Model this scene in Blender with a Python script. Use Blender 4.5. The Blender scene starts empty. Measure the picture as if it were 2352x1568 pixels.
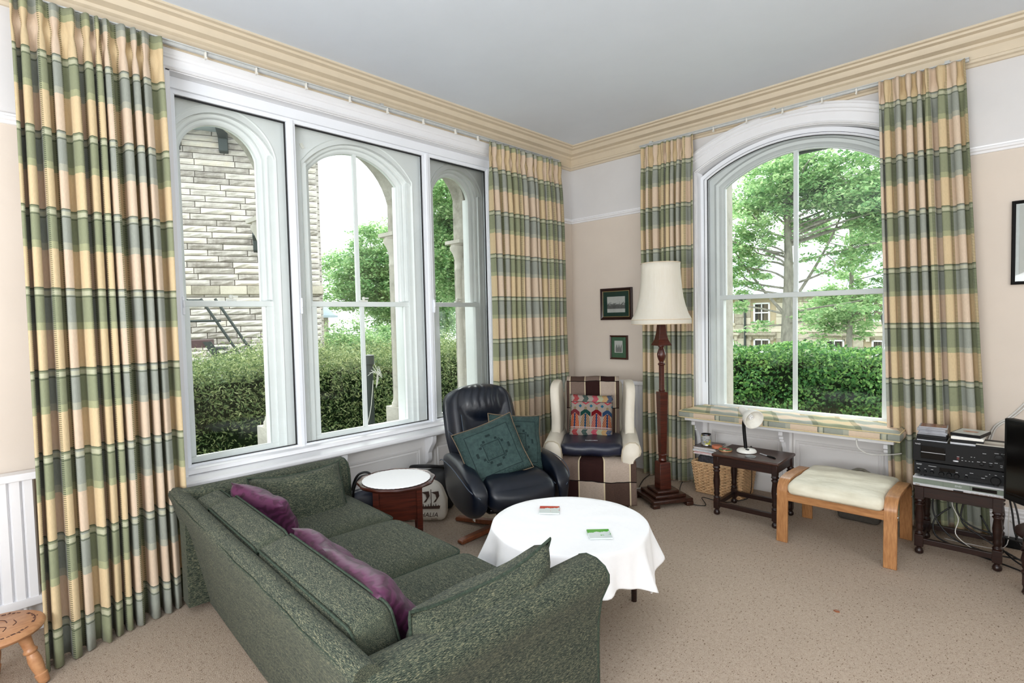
import bpy, bmesh, math, random
import numpy as np
from mathutils import Vector, Matrix, Euler
random.seed(7); rng = np.random.default_rng(7)
PI = math.pi
S = 1.14                      # builder units -> metres
sc = bpy.context.scene
COL = sc.collection

# ------------------------------------------------------------------ camera, sky, lights, exposure
def make_camera():
    cam = bpy.data.cameras.new('camera'); o = bpy.data.objects.new('camera', cam); COL.objects.link(o)
    yaw, pitch, roll = [math.radians(a) for a in (43.99606, 2.417304, 1.277068)]
    f = Vector((-math.sin(yaw)*math.cos(pitch), math.cos(yaw)*math.cos(pitch), -math.sin(pitch)))
    r = Vector((math.cos(yaw), math.sin(yaw), 0)); d = f.cross(r)
    c, s = math.cos(roll), math.sin(roll)
    r2 = c*r + s*d; d2 = -s*r + c*d
    m = Matrix((r2, -d2, -f)).transposed().to_4x4()
    m.translation = Vector((0, 0, 1.36*S))
    o.matrix_world = m
    cam.sensor_width = 36; cam.lens = 36*1242.06/2352; cam.clip_start = .02; cam.clip_end = 300
    sc.camera = o
make_camera()

sc.view_settings.view_transform = 'Standard'; sc.view_settings.look = 'None'
sc.view_settings.gamma = 1; sc.view_settings.use_curve_mapping = False
sc.view_settings.exposure = 0.5
try:
    sc.cycles.use_denoising = True
    sc.cycles.max_bounces = 10; sc.cycles.diffuse_bounces = 5; sc.cycles.transparent_max_bounces = 24
    sc.cycles.caustics_reflective = False; sc.cycles.caustics_refractive = False
    sc.cycles.sample_clamp_indirect = 8
except Exception: pass

w = bpy.data.worlds.new('overcast_sky'); sc.world = w; w.use_nodes = True
nt = w.node_tree; nt.nodes.clear()
wo = nt.nodes.new('ShaderNodeOutputWorld'); bg = nt.nodes.new('ShaderNodeBackground')
bg.inputs[0].default_value = (.92, .97, 1.0, 1); bg.inputs[1].default_value = 2.6
nt.links.new(bg.outputs[0], wo.inputs[0])

def area(name, loc, target, sx, sy, power, col):
    l = bpy.data.lights.new(name, 'AREA'); l.shape = 'RECTANGLE'; l.size = sx*S; l.size_y = sy*S
    l.energy = power; l.color = col
    o = bpy.data.objects.new(name, l); COL.objects.link(o); o.location = Vector(loc)*S
    o.rotation_euler = (Vector(target)-Vector(loc)).to_track_quat('-Z', 'Y').to_euler()
    return o
sun = bpy.data.lights.new('sun_behind_cloud', 'SUN'); sun.energy = 4.2; sun.angle = math.radians(42); sun.color = (1, .97, .92)
so = bpy.data.objects.new('sun_behind_cloud', sun); COL.objects.link(so); so.rotation_euler = Vector((.50, -.42, -.76)).to_track_quat('-Z', 'Y').to_euler()
# added fill lights behind and beside the camera
area('fill_behind', (1.1, -1.15, 1.75), (-1.6, 2.6, 1.0), 2.0, 1.6, 30, (1, .99, .98))
area('fill_side', (1.35, 1.2, 1.8), (-2.4, 2.4, 1.1), 1.8, 1.5, 9, (1, .99, .97))
area('fill_ceiling', (-.85, -1.5, 1.35), (-1.5, .8, 2.85), 1.5, 1.4, 140, (.94, .97, 1))  # added fill, aimed up to brighten the ceiling

# ------------------------------------------------------------------ helpers
def bmn(): return bmesh.new()
I4 = Matrix.Identity(4)
def T(loc=(0,0,0), rot=(0,0,0), s=(1,1,1)):
    return Matrix.Translation(Vector(loc)) @ Euler(rot).to_matrix().to_4x4() @ Matrix.Diagonal((*s, 1))
def box(bm, x0, x1, y0, y1, z0, z1, m=I4):
    vs = [bm.verts.new(m @ Vector((x, y, z))) for x in (x0, x1) for y in (y0, y1) for z in (z0, z1)]
    for f in ((0,1,3,2),(4,6,7,5),(0,4,5,1),(2,3,7,6),(0,2,6,4),(1,5,7,3)): bm.faces.new([vs[i] for i in f])
    return vs
def cbox(bm, c, s, m=I4): return box(bm, c[0]-s[0]/2, c[0]+s[0]/2, c[1]-s[1]/2, c[1]+s[1]/2, c[2]-s[2]/2, c[2]+s[2]/2, m)
def grid(bm, nu, nv, f, closeu=False, uv=None, closev=False):
    rows = [[bm.verts.new(f(i, j)) for i in range(nu)] for j in range(nv)]
    lay = bm.loops.layers.uv.verify() if uv else None
    for j in range(nv if closev else nv-1):
        j2 = (j+1) % nv
        for i in range(nu if closeu else nu-1):
            i2 = (i+1) % nu
            try: fc = bm.faces.new((rows[j][i], rows[j][i2], rows[j2][i2], rows[j2][i]))
            except ValueError: continue
            if lay:
                for lp, (a, b) in zip(fc.loops, ((i, j), (i+1, j), (i+1, j+1), (i, j+1))): lp[lay].uv = uv(a, b)
    return rows
def cap(bm, ring):
    try: bm.faces.new(ring)
    except ValueError: pass
def lathe(bm, prof, seg=24, m=I4, a0=0, squash=None):
    def f(i, j):
        r, z = prof[j]; a = a0 + 2*PI*i/seg
        if squash: r = r*squash(a, j)
        return m @ Vector((r*math.cos(a), r*math.sin(a), z))
    rows = grid(bm, seg, len(prof), f, closeu=True)
    cap(bm, rows[0][::-1]); cap(bm, rows[-1])
    return rows
def tube(bm, pts, r, seg=8, m=I4, closed=False):
    pts = [Vector(p) for p in pts]; n = len(pts); rs = r if isinstance(r, (list, tuple)) else [r]*n
    rings = []; up = Vector((0, 0, 1)); prev = None
    for k, p in enumerate(pts):
        if closed: t = (pts[(k+1) % n]-pts[k-1])
        else: t = pts[min(k+1, n-1)]-pts[max(k-1, 0)]
        t = t.normalized() if t.length > 1e-9 else Vector((0, 0, 1))
        if prev is None:
            a = t.orthogonal().normalized()
        else:
            a = prev - t*prev.dot(t)
            a = a.normalized() if a.length > 1e-6 else t.orthogonal().normalized()
        prev = a; b = t.cross(a)
        rings.append([bm.verts.new(m @ (p + (a*math.cos(2*PI*i/seg)+b*math.sin(2*PI*i/seg))*rs[k])) for i in range(seg)])
    rr = range(n if closed else n-1)
    for k in rr:
        A, Bq = rings[k], rings[(k+1) % n]
        for i in range(seg):
            bm.faces.new((A[i], A[(i+1) % seg], Bq[(i+1) % seg], Bq[i]))
    if not closed: cap(bm, rings[0][::-1]); cap(bm, rings[-1])
def smoothpts(pts, k=6):
    P = [Vector(p) for p in pts]; out = []
    for i in range(len(P)-1):
        p0, p1, p2, p3 = P[max(i-1, 0)], P[i], P[i+1], P[min(i+2, len(P)-1)]
        for j in range(k):
            t = j/k
            out.append(.5*((2*p1)+(p2-p0)*t+(2*p0-5*p1+4*p2-p3)*t*t+(-p0+3*p1-3*p2+p3)*t**3))
    out.append(P[-1]); return out
def prism(bm, poly, f, d0, d1):
    """poly: 2D points; f(a,b,d) -> Vector"""
    A = [bm.verts.new(f(a, b, d0)) for a, b in poly]; Bq = [bm.verts.new(f(a, b, d1)) for a, b in poly]
    n = len(poly)
    for i in range(n): bm.faces.new((A[i], A[(i+1) % n], Bq[(i+1) % n], Bq[i]))
    bm.faces.new(A[::-1]); bm.faces.new(Bq)
def rbox(bm, c, s, r, bulge=(0, 0, 0), n=8, m=I4, fn=None, uv=False):
    """soft cushion: rounded box with bulging faces"""
    hx, hy, hz = s[0]/2, s[1]/2, s[2]/2
    inner = Vector((max(hx-r, 1e-4), max(hy-r, 1e-4), max(hz-r, 1e-4)))
    cache = {}
    def vert(p):
        k = (round(p[0], 4), round(p[1], 4), round(p[2], 4))
        if k in cache: return cache[k]
        q = Vector((p[0]*hx, p[1]*hy, p[2]*hz))
        ci = Vector([max(-inner[i], min(inner[i], q[i])) for i in range(3)])
        d = q-ci
        if d.length > 1e-9: q = ci + d.normalized()*r
        q.x += bulge[0]*math.copysign(1, p[0])*(abs(p[0]) > .99)*(1-p[1]**2)*(1-p[2]**2)
        q.y += bulge[1]*math.copysign(1, p[1])*(abs(p[1]) > .99)*(1-p[0]**2)*(1-p[2]**2)
        q.z += bulge[2]*p[2]*(1-p[0]**4)*(1-p[1]**4)
        if fn: q = fn(q)
        v = bm.verts.new(m @ (q+Vector(c))); cache[k] = v; return v
    def co(t):  # denser near edges
        x = -1+2*t/n
        return math.copysign(1-(1-abs(x))**1.5, x)
    for ax in range(3):
        for sg in (-1, 1):
            for i in range(n):
                for j in range(n):
                    q = []
                    for a, b in ((i, j), (i+1, j), (i+1, j+1), (i, j+1)):
                        p = [0, 0, 0]; p[ax] = sg; p[(ax+1) % 3] = co(a); p[(ax+2) % 3] = co(b); q.append(vert(p))
                    if sg < 0: q = q[::-1]
                    try: bm.faces.new(q)
                    except ValueError: pass
def pillow(bm, w, h, t, m=I4, n=16, dent=.06, sag=0.0, seed=0, pinch=.35):
    """knife-edge cushion in local XZ, thickness along Y, uv 0..1"""
    rd = random.Random(seed); ph = [rd.uniform(0, 6.3) for _ in range(6)]
    lay = bm.loops.layers.uv.verify(); cache = {}
    def pt(i, j, sg):
        u = -1+2*i/n; v = -1+2*j/n
        edge = (i in (0, n)) or (j in (0, n))
        k = (i, j, 0 if edge else sg)
        if k in cache: return cache[k]
        th = max(0, (1-u**2))**pinch*max(0, (1-v**2))**pinch if not edge else 0
        x = u*w/2*(1-dent*(1-v*v)*abs(u)**2*1.0)
        z = v*h/2*(1-dent*(1-u*u)*abs(v)**2*1.0)
        z -= sag*(1-u*u)*(1 if v > 0 else .2)*max(v, 0)
        wr = .006*math.sin(5*u+ph[0]+3*v)+.005*math.sin(7*v+ph[1]-2*u)
        y = sg*t/2*th + wr*(1 if not edge else .5)
        vtx = bm.verts.new(m @ Vector((x, y, z))); cache[k] = vtx; return vtx
    for sg in (-1, 1):
        for i in range(n):
            for j in range(n):
                c4 = [(i, j), (i+1, j), (i+1, j+1), (i, j+1)]
                if sg > 0: c4 = c4[::-1]
                try: fc = bm.faces.new([pt(a, b, sg) for a, b in c4])
                except ValueError: continue
                for lp, (a, b) in zip(fc.loops, c4): lp[lay].uv = (a/n, b/n)
    return [cache[k].co.copy() for k in ([(i, 0, 0) for i in range(n)]+[(n, j, 0) for j in range(n)]+[(i, n, 0) for i in range(n, 0, -1)]+[(0, j, 0) for j in range(n, 0, -1)])]

def obj(name, bm, mat, parent=None, loc=(0,0,0), rot=(0,0,0), smooth=45, bevel=0, sub=0, kind=None, mats=None, recalc=True, solid=0):
    if recalc: bmesh.ops.recalc_face_normals(bm, faces=bm.faces)
    me = bpy.data.meshes.new(name)
    for v in bm.verts: v.co *= S
    bm.to_mesh(me); bm.free()
    for mt in (mats or [mat]): me.materials.append(mt)
    if smooth:
        me.polygons.foreach_set('use_smooth', [True]*len(me.polygons))
        if smooth < 180: me.set_sharp_from_angle(angle=math.radians(smooth))
    o = bpy.data.objects.new(name, me); COL.objects.link(o)
    o.location = Vector(loc)*S; o.rotation_euler = rot
    if parent is not None: o.parent = parent
    if kind: o['kind'] = kind
    if solid:
        md = o.modifiers.new('thick', 'SOLIDIFY'); md.thickness = solid*S; md.offset = 0
    if bevel:
        md = o.modifiers.new('bevel', 'BEVEL'); md.width = bevel*S; md.segments = 2; md.limit_method = 'ANGLE'; md.angle_limit = math.radians(40)
    if sub:
        md = o.modifiers.new('sub', 'SUBSURF'); md.levels = sub; md.render_levels = sub
    return o
def tag(o, label, cat, group=None):
    o['label'] = label; o['category'] = cat
    if group: o['group'] = group
    return o
def thing(name, label, cat, loc=(0,0,0), rz=0, group=None):
    o = bpy.data.objects.new(name, None); COL.objects.link(o); o.empty_display_size = .1
    o.location = Vector(loc)*S; o.rotation_euler = (0, 0, rz)
    return tag(o, label, cat, group)
def struct(name, label=None):
    o = bpy.data.objects.new(name, None); COL.objects.link(o); o['kind'] = 'structure'
    if label: o['label'] = label
    return o
def shared(name, src, parent, loc, rot=(0,0,0), scale=None):
    o = bpy.data.objects.new(name, src.data); COL.objects.link(o); o.parent = parent
    o.location = Vector(loc)*S; o.rotation_euler = rot
    if scale: o.scale = scale
    for md in src.modifiers:
        n = o.modifiers.new(md.name, md.type)
        if md.type == 'BEVEL': n.width = md.width; n.segments = md.segments; n.limit_method = md.limit_method; n.angle_limit = md.angle_limit
    return o

# ------------------------------------------------------------------ materials
class NT:
    def __init__(s, name):
        s.m = bpy.data.materials.new(name); s.m.use_nodes = True; s.t = s.m.node_tree; s.t.nodes.clear()
        s.out = s.t.nodes.new('ShaderNodeOutputMaterial'); s.p = s.t.nodes.new('ShaderNodeBsdfPrincipled')
        s.t.links.new(s.p.outputs[0], s.out.inputs[0])
    def n(s, typ, **kw):
        nd = s.t.nodes.new(typ)
        for k, v in kw.items(): setattr(nd, k, v)
        return nd
    def L(s, a, b): s.t.links.new(a, b)
    def set(s, sock, v):
        if hasattr(v, 'node'): s.L(v, sock)
        else: sock.default_value = v
    def math(s, op, a, b=0, c=None):
        nd = s.n('ShaderNodeMath', operation=op); s.set(nd.inputs[0], a); s.set(nd.inputs[1], b)
        if c is not None: s.set(nd.inputs[2], c)
        return nd.outputs[0]
    def between(s, x, a, b): return s.math('MULTIPLY', s.math('GREATER_THAN', x, a), s.math('LESS_THAN', x, b))
    def mix(s, f, a, b, bt='MIX'):
        nd = s.n('ShaderNodeMix', data_type='RGBA', blend_type=bt)
        s.set(nd.inputs[0], f)
        for i, v in ((6, a), (7, b)):
            if hasattr(v, 'node'): s.L(v, nd.inputs[i])
            else: nd.inputs[i].default_value = (*v[:3], 1)
        return nd.outputs[2]
    def coords(s, kind='Object', scale=(1, 1, 1)):
        tc = s.n('ShaderNodeTexCoord'); mp = s.n('ShaderNodeMapping'); mp.inputs['Scale'].default_value = scale
        s.L(tc.outputs[kind], mp.inputs[0]); return mp.outputs[0]
    def noise(s, co, scale, detail=3, rough=.6):
        nd = s.n('ShaderNodeTexNoise'); nd.inputs['Scale'].default_value = scale; nd.inputs['Detail'].default_value = detail
        nd.inputs['Roughness'].default_value = rough
        if co is not None: s.L(co, nd.inputs['Vector'])
        return nd.outputs[0]
    def ramp(s, f, stops):
        nd = s.n('ShaderNodeValToRGB'); el = nd.color_ramp.elements
        while len(el) > 1: el.remove(el[0])
        el[0].position = stops[0][0]; el[0].color = (*stops[0][1], 1)
        for p, c in stops[1:]:
            e = el.new(p); e.color = (*c, 1)
        s.set(nd.inputs[0], f); return nd.outputs[0]
    def bump(s, h, strength, dist=.01):
        nd = s.n('ShaderNodeBump'); nd.inputs['Strength'].default_value = strength; nd.inputs['Distance'].default_value = dist
        s.L(h, nd.inputs['Height']); s.L(nd.outputs[0], s.p.inputs['Normal'])
    def base(s, c, rough=.5, metal=0, spec=.5):
        if hasattr(c, 'node'): s.L(c, s.p.inputs['Base Color'])
        else: s.p.inputs['Base Color'].default_value = (*c, 1)
        s.p.inputs['Roughness'].default_value = rough; s.p.inputs['Metallic'].default_value = metal
        s.p.inputs['Specular IOR Level'].default_value = spec
        return s.m
def lin(r, g, b):
    f = lambda c: (c/255/12.92) if c/255 <= .04045 else ((c/255+.055)/1.055)**2.4
    return (f(r), f(g), f(b))
def dk(c, k): return tuple(min(1, x*k) for x in c)
def flat(name, c, rough=.5, metal=0, spec=.5, var=.06, vs=30, bump=0, bs=80, stretch=(1,1,1)):
    q = NT(name); co = q.coords('Object', stretch)
    nz = q.noise(co, vs, 4)
    col = q.ramp(nz, [(.3, dk(c, 1-var)), (.7, dk(c, 1+var))])
    if bump: q.bump(q.noise(co, bs, 4), bump, .004)
    return q.base(col, rough, metal, spec)
def wood(name, c1, c2, rough=.35, stretch=(2, 2, 30), scale=3, spec=.5):
    q = NT(name); co = q.coords('Object', stretch)
    a = q.noise(co, scale, 6, .65)
    col = q.ramp(a, [(.32, c1), (.5, tuple((x+y)/2 for x, y in zip(c1, c2))), (.68, c2)])
    q.bump(a, .08, .002)
    return q.base(col, rough, 0, spec)
def chenille(name, axis):
    q = NT(name); st = [14, 14, 14]; st[axis] = 1.7
    co = q.coords('Object', tuple(10*x/14 for x in st))
    a = q.noise(co, 66, 3, .7); b = q.noise(co, 9, 2, .5)
    f = q.math('ADD', q.math('MULTIPLY', a, .9), q.math('MULTIPLY', b, .1))
    col = q.ramp(f, [(.36, lin(16, 21, 18)), (.45, lin(46, 54, 47)), (.54, lin(75, 84, 71)), (.63, lin(140, 134, 106))])
    q.bump(a, .5, .006)
    q.p.inputs['Sheen Weight'].default_value = .06
    return q.base(col, .9, 0, .15)
def plaid(name, dim=1.0):
    q = NT(name)
    uv = q.n('ShaderNodeUVMap'); sep = q.n('ShaderNodeSeparateXYZ'); q.L(uv.outputs[0], sep.inputs[0])
    u, v = sep.outputs[0], sep.outputs[1]
    pu = q.math('FRACT', q.math('DIVIDE', u, .27)); pv = q.math('FRACT', q.math('DIVIDE', v, .345))
    isB = q.between(pu, .50, .93); row = q.math('LESS_THAN', pv, .52)
    warm = q.mix(isB, lin(220, 197, 157), lin(223, 201, 177)); cool = q.mix(isB, lin(147, 152, 122), lin(159, 163, 153))
    col = q.mix(row, warm, cool)
    pale = q.mix(isB, lin(196, 194, 150), lin(204, 200, 178))
    col = q.mix(q.math('MULTIPLY', q.between(pv, .43, .52), .45), col, pale)
    col = q.mix(q.math('MULTIPLY', q.between(pv, .035, .09), .6), col, lin(214, 212, 184))
    col = q.mix(q.math('MULTIPLY', q.math('ADD', q.between(pv, 0, .016), q.between(pv, .10, .115)), .75), col, lin(84, 92, 70))
    lad = q.math('ADD', q.between(pu, .43, .50), q.math('GREATER_THAN', pu, .93))
    tick = q.math('GREATER_THAN', q.math('FRACT', q.math('DIVIDE', v, .0085)), .45)
    darkl = q.mix(row, lin(112, 104, 78), lin(74, 82, 66))
    col = q.mix(q.math('MULTIPLY', q.math('MULTIPLY', lad, tick), .8), col, darkl)
    co = q.n('ShaderNodeMapping'); q.L(uv.outputs[0], co.inputs[0]); co.inputs['Scale'].default_value = (1, .12, 1)
    nz = q.noise(co.outputs[0], 420, 2, .6)
    col = q.mix(.18, col, q.ramp(nz, [(.3, (.25, .25, .22)), (.7, (1, 1, 1))]), 'MULTIPLY')
    q.bump(nz, .12, .002)
    q.p.inputs['Sheen Weight'].default_value = .1
    tr = q.n('ShaderNodeBsdfTranslucent'); q.L(col, tr.inputs[0])
    mx = q.n('ShaderNodeMixShader'); mx.inputs[0].default_value = .08
    q.L(q.p.outputs[0], mx.inputs[1]); q.L(tr.outputs[0], mx.inputs[2]); q.L(mx.outputs[0], q.out.inputs[0])
    return q.base(col, .85, 0, .2)
def glass_mat(name):
    q = NT(name); t = q.n('ShaderNodeBsdfTransparent'); t.inputs[0].default_value = (.96, .985, .975, 1)
    g = q.n('ShaderNodeBsdfGlossy'); g.inputs['Roughness'].default_value = .02; g.inputs[0].default_value = (1, 1, 1, 1)
    fr = q.n('ShaderNodeFresnel'); fr.inputs[0].default_value = 1.35
    mx = q.n('ShaderNodeMixShader'); q.L(fr.outputs[0], mx.inputs[0]); q.L(t.outputs[0], mx.inputs[1]); q.L(g.outputs[0], mx.inputs[2])
    q.L(mx.outputs[0], q.out.inputs[0]); return q.m
def leaf_mat(name, stops, trans=.35):
    q = NT(name); geo = q.n('ShaderNodeNewGeometry'); co = q.coords('Object')
    f = q.math('ADD', q.math('MULTIPLY', geo.outputs['Random Per Island'], .6), q.math('MULTIPLY', q.noise(co, 1.3, 2), .4))
    col = q.ramp(f, stops)
    tr = q.n('ShaderNodeBsdfTranslucent'); q.L(col, tr.inputs[0])
    mx = q.n('ShaderNodeMixShader'); mx.inputs[0].default_value = trans
    q.L(q.p.outputs[0], mx.inputs[1]); q.L(tr.outputs[0], mx.inputs[2]); q.L(mx.outputs[0], q.out.inputs[0])
    return q.base(col, .5, 0, .3)
def carpet_mat():
    q = NT('carpet'); co = q.coords('Object')
    a = q.noise(co, 55, 4, .75); b = q.noise(co, 190, 2, .6); c = q.noise(co, 2.2, 3)
    col = q.ramp(a, [(.30, lin(92, 72, 56)), (.41, lin(166, 147, 128)), (.60, lin(182, 164, 146)), (.74, lin(202, 187, 172))])
    col = q.mix(.55, col, q.ramp(b, [(.33, lin(100, 82, 66)), (.42, lin(178, 162, 146)), (.7, lin(192, 177, 161))]))
    st = q.n('ShaderNodeMapping'); q.L(co, st.inputs[0]); st.inputs['Scale'].default_value = (1, .45, 1)
    fl = q.noise(st.outputs[0], 120, 2, .5)
    col = q.mix(q.math('MULTIPLY', q.math('GREATER_THAN', fl, .655), .75), col, lin(96, 72, 54))
    col = q.mix(.22, col, q.ramp(c, [(.35, (.82, .81, .80)), (.65, (1, 1, 1))]), 'MULTIPLY')
    q.bump(b, .6, .006)
    return q.base(col, .97, 0, .1)
def wall_mat(name, lo, hi, zs):
    q = NT(name); g = q.n('ShaderNodeNewGeometry'); sp = q.n('ShaderNodeSeparateXYZ'); q.L(g.outputs['Position'], sp.inputs[0])
    col = q.mix(q.math('GREATER_THAN', sp.outputs[2], zs*S), lo, hi)
    nz = q.noise(q.coords('Object'), 3, 4)
    col = q.mix(.35, col, q.ramp(nz, [(.35, (.9, .9, .9)), (.65, (1, 1, 1))]), 'MULTIPLY')
    q.bump(q.noise(q.coords('Object'), 14, 4), .08, .01)
    return q.base(col, .75, 0, .25)

M = {}
M['white'] = flat('white_gloss_paint', lin(236, 236, 238), .32, var=.015, vs=6)
M['upvc'] = flat('white_aluminium', lin(240, 243, 248), .3, var=.01, vs=5)
M['sash'] = flat('sash_paint', lin(240, 242, 241), .35, var=.02, vs=8)
M['board'] = flat('board_paint', lin(230, 231, 230), .45, var=.02, vs=5)
M['cornice'] = flat('cornice_paint', lin(214, 200, 176), .5, var=.03, vs=9)
M['ceil'] = flat('ceiling_paint', lin(228, 236, 246), .8, var=.02, vs=2)
M['wall'] = wall_mat('wall_paint', lin(218, 206, 193), lin(219, 217, 216), 2.285)
M['dado'] = flat('dado_paint', lin(228, 226, 224), .4, var=.015, vs=4)
M['seal'] = flat('black_seal', lin(24, 24, 26), .6)
M['carpet'] = carpet_mat()
M['plaid'] = plaid('plaid_curtain_cloth')
M['chx'] = chenille('green_chenille_x', 0); M['chy'] = chenille('green_chenille_y', 1); M['chz'] = chenille('green_chenille_z', 2)
M['pipe_green'] = flat('green_piping', lin(60, 70, 60), .9, spec=.1, var=.4, vs=120)
M['glass'] = glass_mat('window_glass')
M['purple'] = None
M['navy'] = None
M['dark_wood'] = wood('dark_oak', lin(20, 10, 8), lin(48, 24, 18), .32)
M['dark_wood_x'] = wood('dark_oak_flat', lin(34, 19, 14), lin(74, 43, 32), .28, (3, 30, 30))
M['mahog'] = wood('mahogany', lin(44, 15, 9), lin(84, 34, 20), .3)
M['light_oak'] = wood('light_oak', lin(150, 100, 60), lin(186, 134, 84), .38, (30, 5, 5))
M['light_oak_y'] = wood('bent_oak_veneer', lin(150, 100, 60), lin(184, 134, 86), .34, (34, 5, 5))
M['pine'] = wood('varnished_pine', lin(164, 112, 74), lin(196, 146, 104), .4, (8, 3, 8), 5)
M['beech'] = wood('reddish_beech', lin(118, 66, 40), lin(150, 90, 58), .35, (20, 20, 4))
M['track'] = flat('track_metal', lin(196, 198, 196), .4)
M['black_plastic'] = flat('black_plastic', lin(5, 5, 6), .5, spec=.25)
M['anthracite'] = flat('anthracite_panel', lin(15, 17, 19), .55, spec=.25)
M['black_gloss'] = flat('black_gloss', lin(4, 4, 5), .14, spec=.3)
M['silver'] = flat('silver_plastic', lin(188, 190, 194), .32, .4)
M['greygreen'] = flat('grey_green_panel', lin(112, 122, 110), .3)
M['chrome'] = flat('chrome', lin(205, 208, 212), .15, 1)
M['white_plastic'] = flat('white_plastic', lin(232, 230, 222), .35)
M['cable_black'] = flat('black_cable', lin(16, 16, 18), .5)
M['cable_white'] = flat('white_cable', lin(214, 212, 206), .45)
M['ink'] = flat('print_grey', lin(196, 198, 200), .5)
M['inkdark'] = flat('print_dark', lin(66, 46, 36), .7)
M['burn'] = flat('burnt_mark', lin(74, 40, 30), .7)

def stone_mat(name, stops, bs=26):
    q = NT(name); co = q.coords('Object'); oi = q.n('ShaderNodeObjectInfo')
    nz = q.noise(co, 7, 5, .65)
    f = q.math('ADD', q.math('MULTIPLY', nz, .6), q.math('MULTIPLY', oi.outputs['Random'], .4))
    q.bump(q.noise(co, bs, 5, .7), .5, .02)
    return q.base(q.ramp(f, stops), .9, 0, .15)
M['stone'] = stone_mat('rock_faced_sandstone', [(.25, lin(140, 132, 124)), (.45, lin(186, 178, 170)), (.6, lin(204, 197, 189)), (.8, lin(218, 206, 190))])
M['ashlar'] = stone_mat('ashlar_sandstone', [(.25, lin(146, 138, 124)), (.5, lin(192, 183, 166)), (.8, lin(212, 202, 186))], 40)
M['column'] = stone_mat('weathered_column', [(.25, lin(132, 128, 118)), (.5, lin(188, 182, 172)), (.8, lin(212, 206, 196))], 18)
M['mortar'] = flat('mortar', lin(120, 112, 100), .95, var=.1, vs=20, spec=.1)
M['slate'] = flat('slate_roof', lin(176, 188, 200), .6, var=.08, vs=6)
M['darkstone'] = flat('dark_window_glass', lin(42, 48, 56), .1)
M['iron'] = flat('green_black_iron', lin(50, 58, 56), .6)
M['rust'] = flat('maroon_ironwork', lin(84, 60, 62), .7)
M['lawn'] = flat('garden_ground', lin(120, 124, 96), .95, var=.3, vs=4)
M['tarmac'] = flat('pale_tarmac', lin(176, 176, 174), .9, var=.08, vs=5)
M['bark'] = flat('bark', lin(134, 130, 120), .95, var=.35, vs=18, bump=.6, bs=22, stretch=(1, 1, .3))
M['leaf_hedge_l'] = leaf_mat('conifer_hedge_leaf', [(.15, lin(60, 88, 54)), (.45, lin(118, 142, 88)), (.8, lin(192, 200, 146))], .3)
M['leaf_hedge_r'] = leaf_mat('privet_leaf', [(.15, lin(34, 74, 38)), (.45, lin(72, 124, 62)), (.8, lin(142, 182, 100))], .3)
M['leaf_tree'] = leaf_mat('tree_leaf', [(.15, lin(96, 142, 92)), (.5, lin(152, 190, 128)), (.85, lin(208, 226, 174))], .5)
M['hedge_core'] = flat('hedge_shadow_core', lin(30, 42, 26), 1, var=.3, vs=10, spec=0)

# ------------------------------------------------------------------ room shell
XW, YW, CEIL = -3.256, 4.24, 2.96
left = lambda a, z, d: Vector((XW-d, a, z))        # wall with three windows: a = y, d = depth into the wall
right = lambda a, z, d: Vector((a, YW+d, z))       # wall with the arched window: a = x
def boxm(bm, f, a0, a1, z0, z1, d0, d1):
    vs = [bm.verts.new(f(a, z, d)) for a in (a0, a1) for z in (z0, z1) for d in (d0, d1)]
    for q in ((0,1,3,2),(4,6,7,5),(0,4,5,1),(2,3,7,6),(0,2,6,4),(1,5,7,3)): bm.faces.new([vs[i] for i in q])
def arch_pts(a0, a1, zb, zs, rise, n=24):
    hw = (a1-a0)/2; ca = (a0+a1)/2; R = (hw*hw+rise*rise)/(2*rise); cz = zs+rise-R
    th = math.asin(min(1, hw/R))
    if rise > hw: th = PI-th
    pts = [((a0, zb), (-1, 0)), ((a0, zs-.002), (-1, 0))]
    for i in range(n+1):
        t = -th+2*th*i/n; pts.append(((ca+R*math.sin(t), cz+R*math.cos(t)), (math.sin(t), math.cos(t))))
    # mitre at the springing
    for k in (2, -1):
        nx, nz = pts[k][1]; sx = -1 if k == 2 else 1
        mx, mz = nx+sx, nz; l = math.hypot(mx, mz); mx, mz = mx/l, mz/l
        dd = mx*nx+mz*nz; pts[k] = (pts[k][0], (mx/dd, mz/dd))
    pts[1] = ((a0, zb+(zs-zb)*.5), (-1, 0))
    pts += [((a1, zb+(zs-zb)*.5), (1, 0)), ((a1, zb), (1, 0))]
    return pts
def sweep(bm, f, path, prof, closed=True):
    n = len(prof)
    rows = [[bm.verts.new(f(p[0]+q[0]*o, p[1]+q[1]*o, d)) for o, d in prof] for p, q in path]
    for k in range(len(rows)-1):
        for i in range(n if closed else n-1):
            i2 = (i+1) % n
            bm.faces.new((rows[k][i], rows[k][i2], rows[k+1][i2], rows[k+1][i]))
    if closed: cap(bm, rows[0]); cap(bm, rows[-1][::-1])
def arched_panel(bm, f, a0, a1, z0, z1, h0, h1, hb, hs, rise, d0, d1, n=24):
    path = [p for p, q in arch_pts(h0, h1, hb, hs, rise, n)][2:-2]
    boxm(bm, f, a0, h0, z0, z1, d0, d1); boxm(bm, f, h1, a1, z0, z1, d0, d1)
    if hb > z0+1e-4: boxm(bm, f, h0, h1, z0, hb, d0, d1)
    for k in range(len(path)-1):
        (p0, q0), (p1, q1) = path[k], path[k+1]
        vs = [bm.verts.new(f(a, z, d)) for d in (d0, d1) for a, z in ((p0, q0), (p1, q1), (p1, z1), (p0, z1))]
        for q in ((0,1,2,3),(7,6,5,4),(0,4,5,1),(2,6,7,3)): bm.faces.new([vs[i] for i in q])

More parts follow.
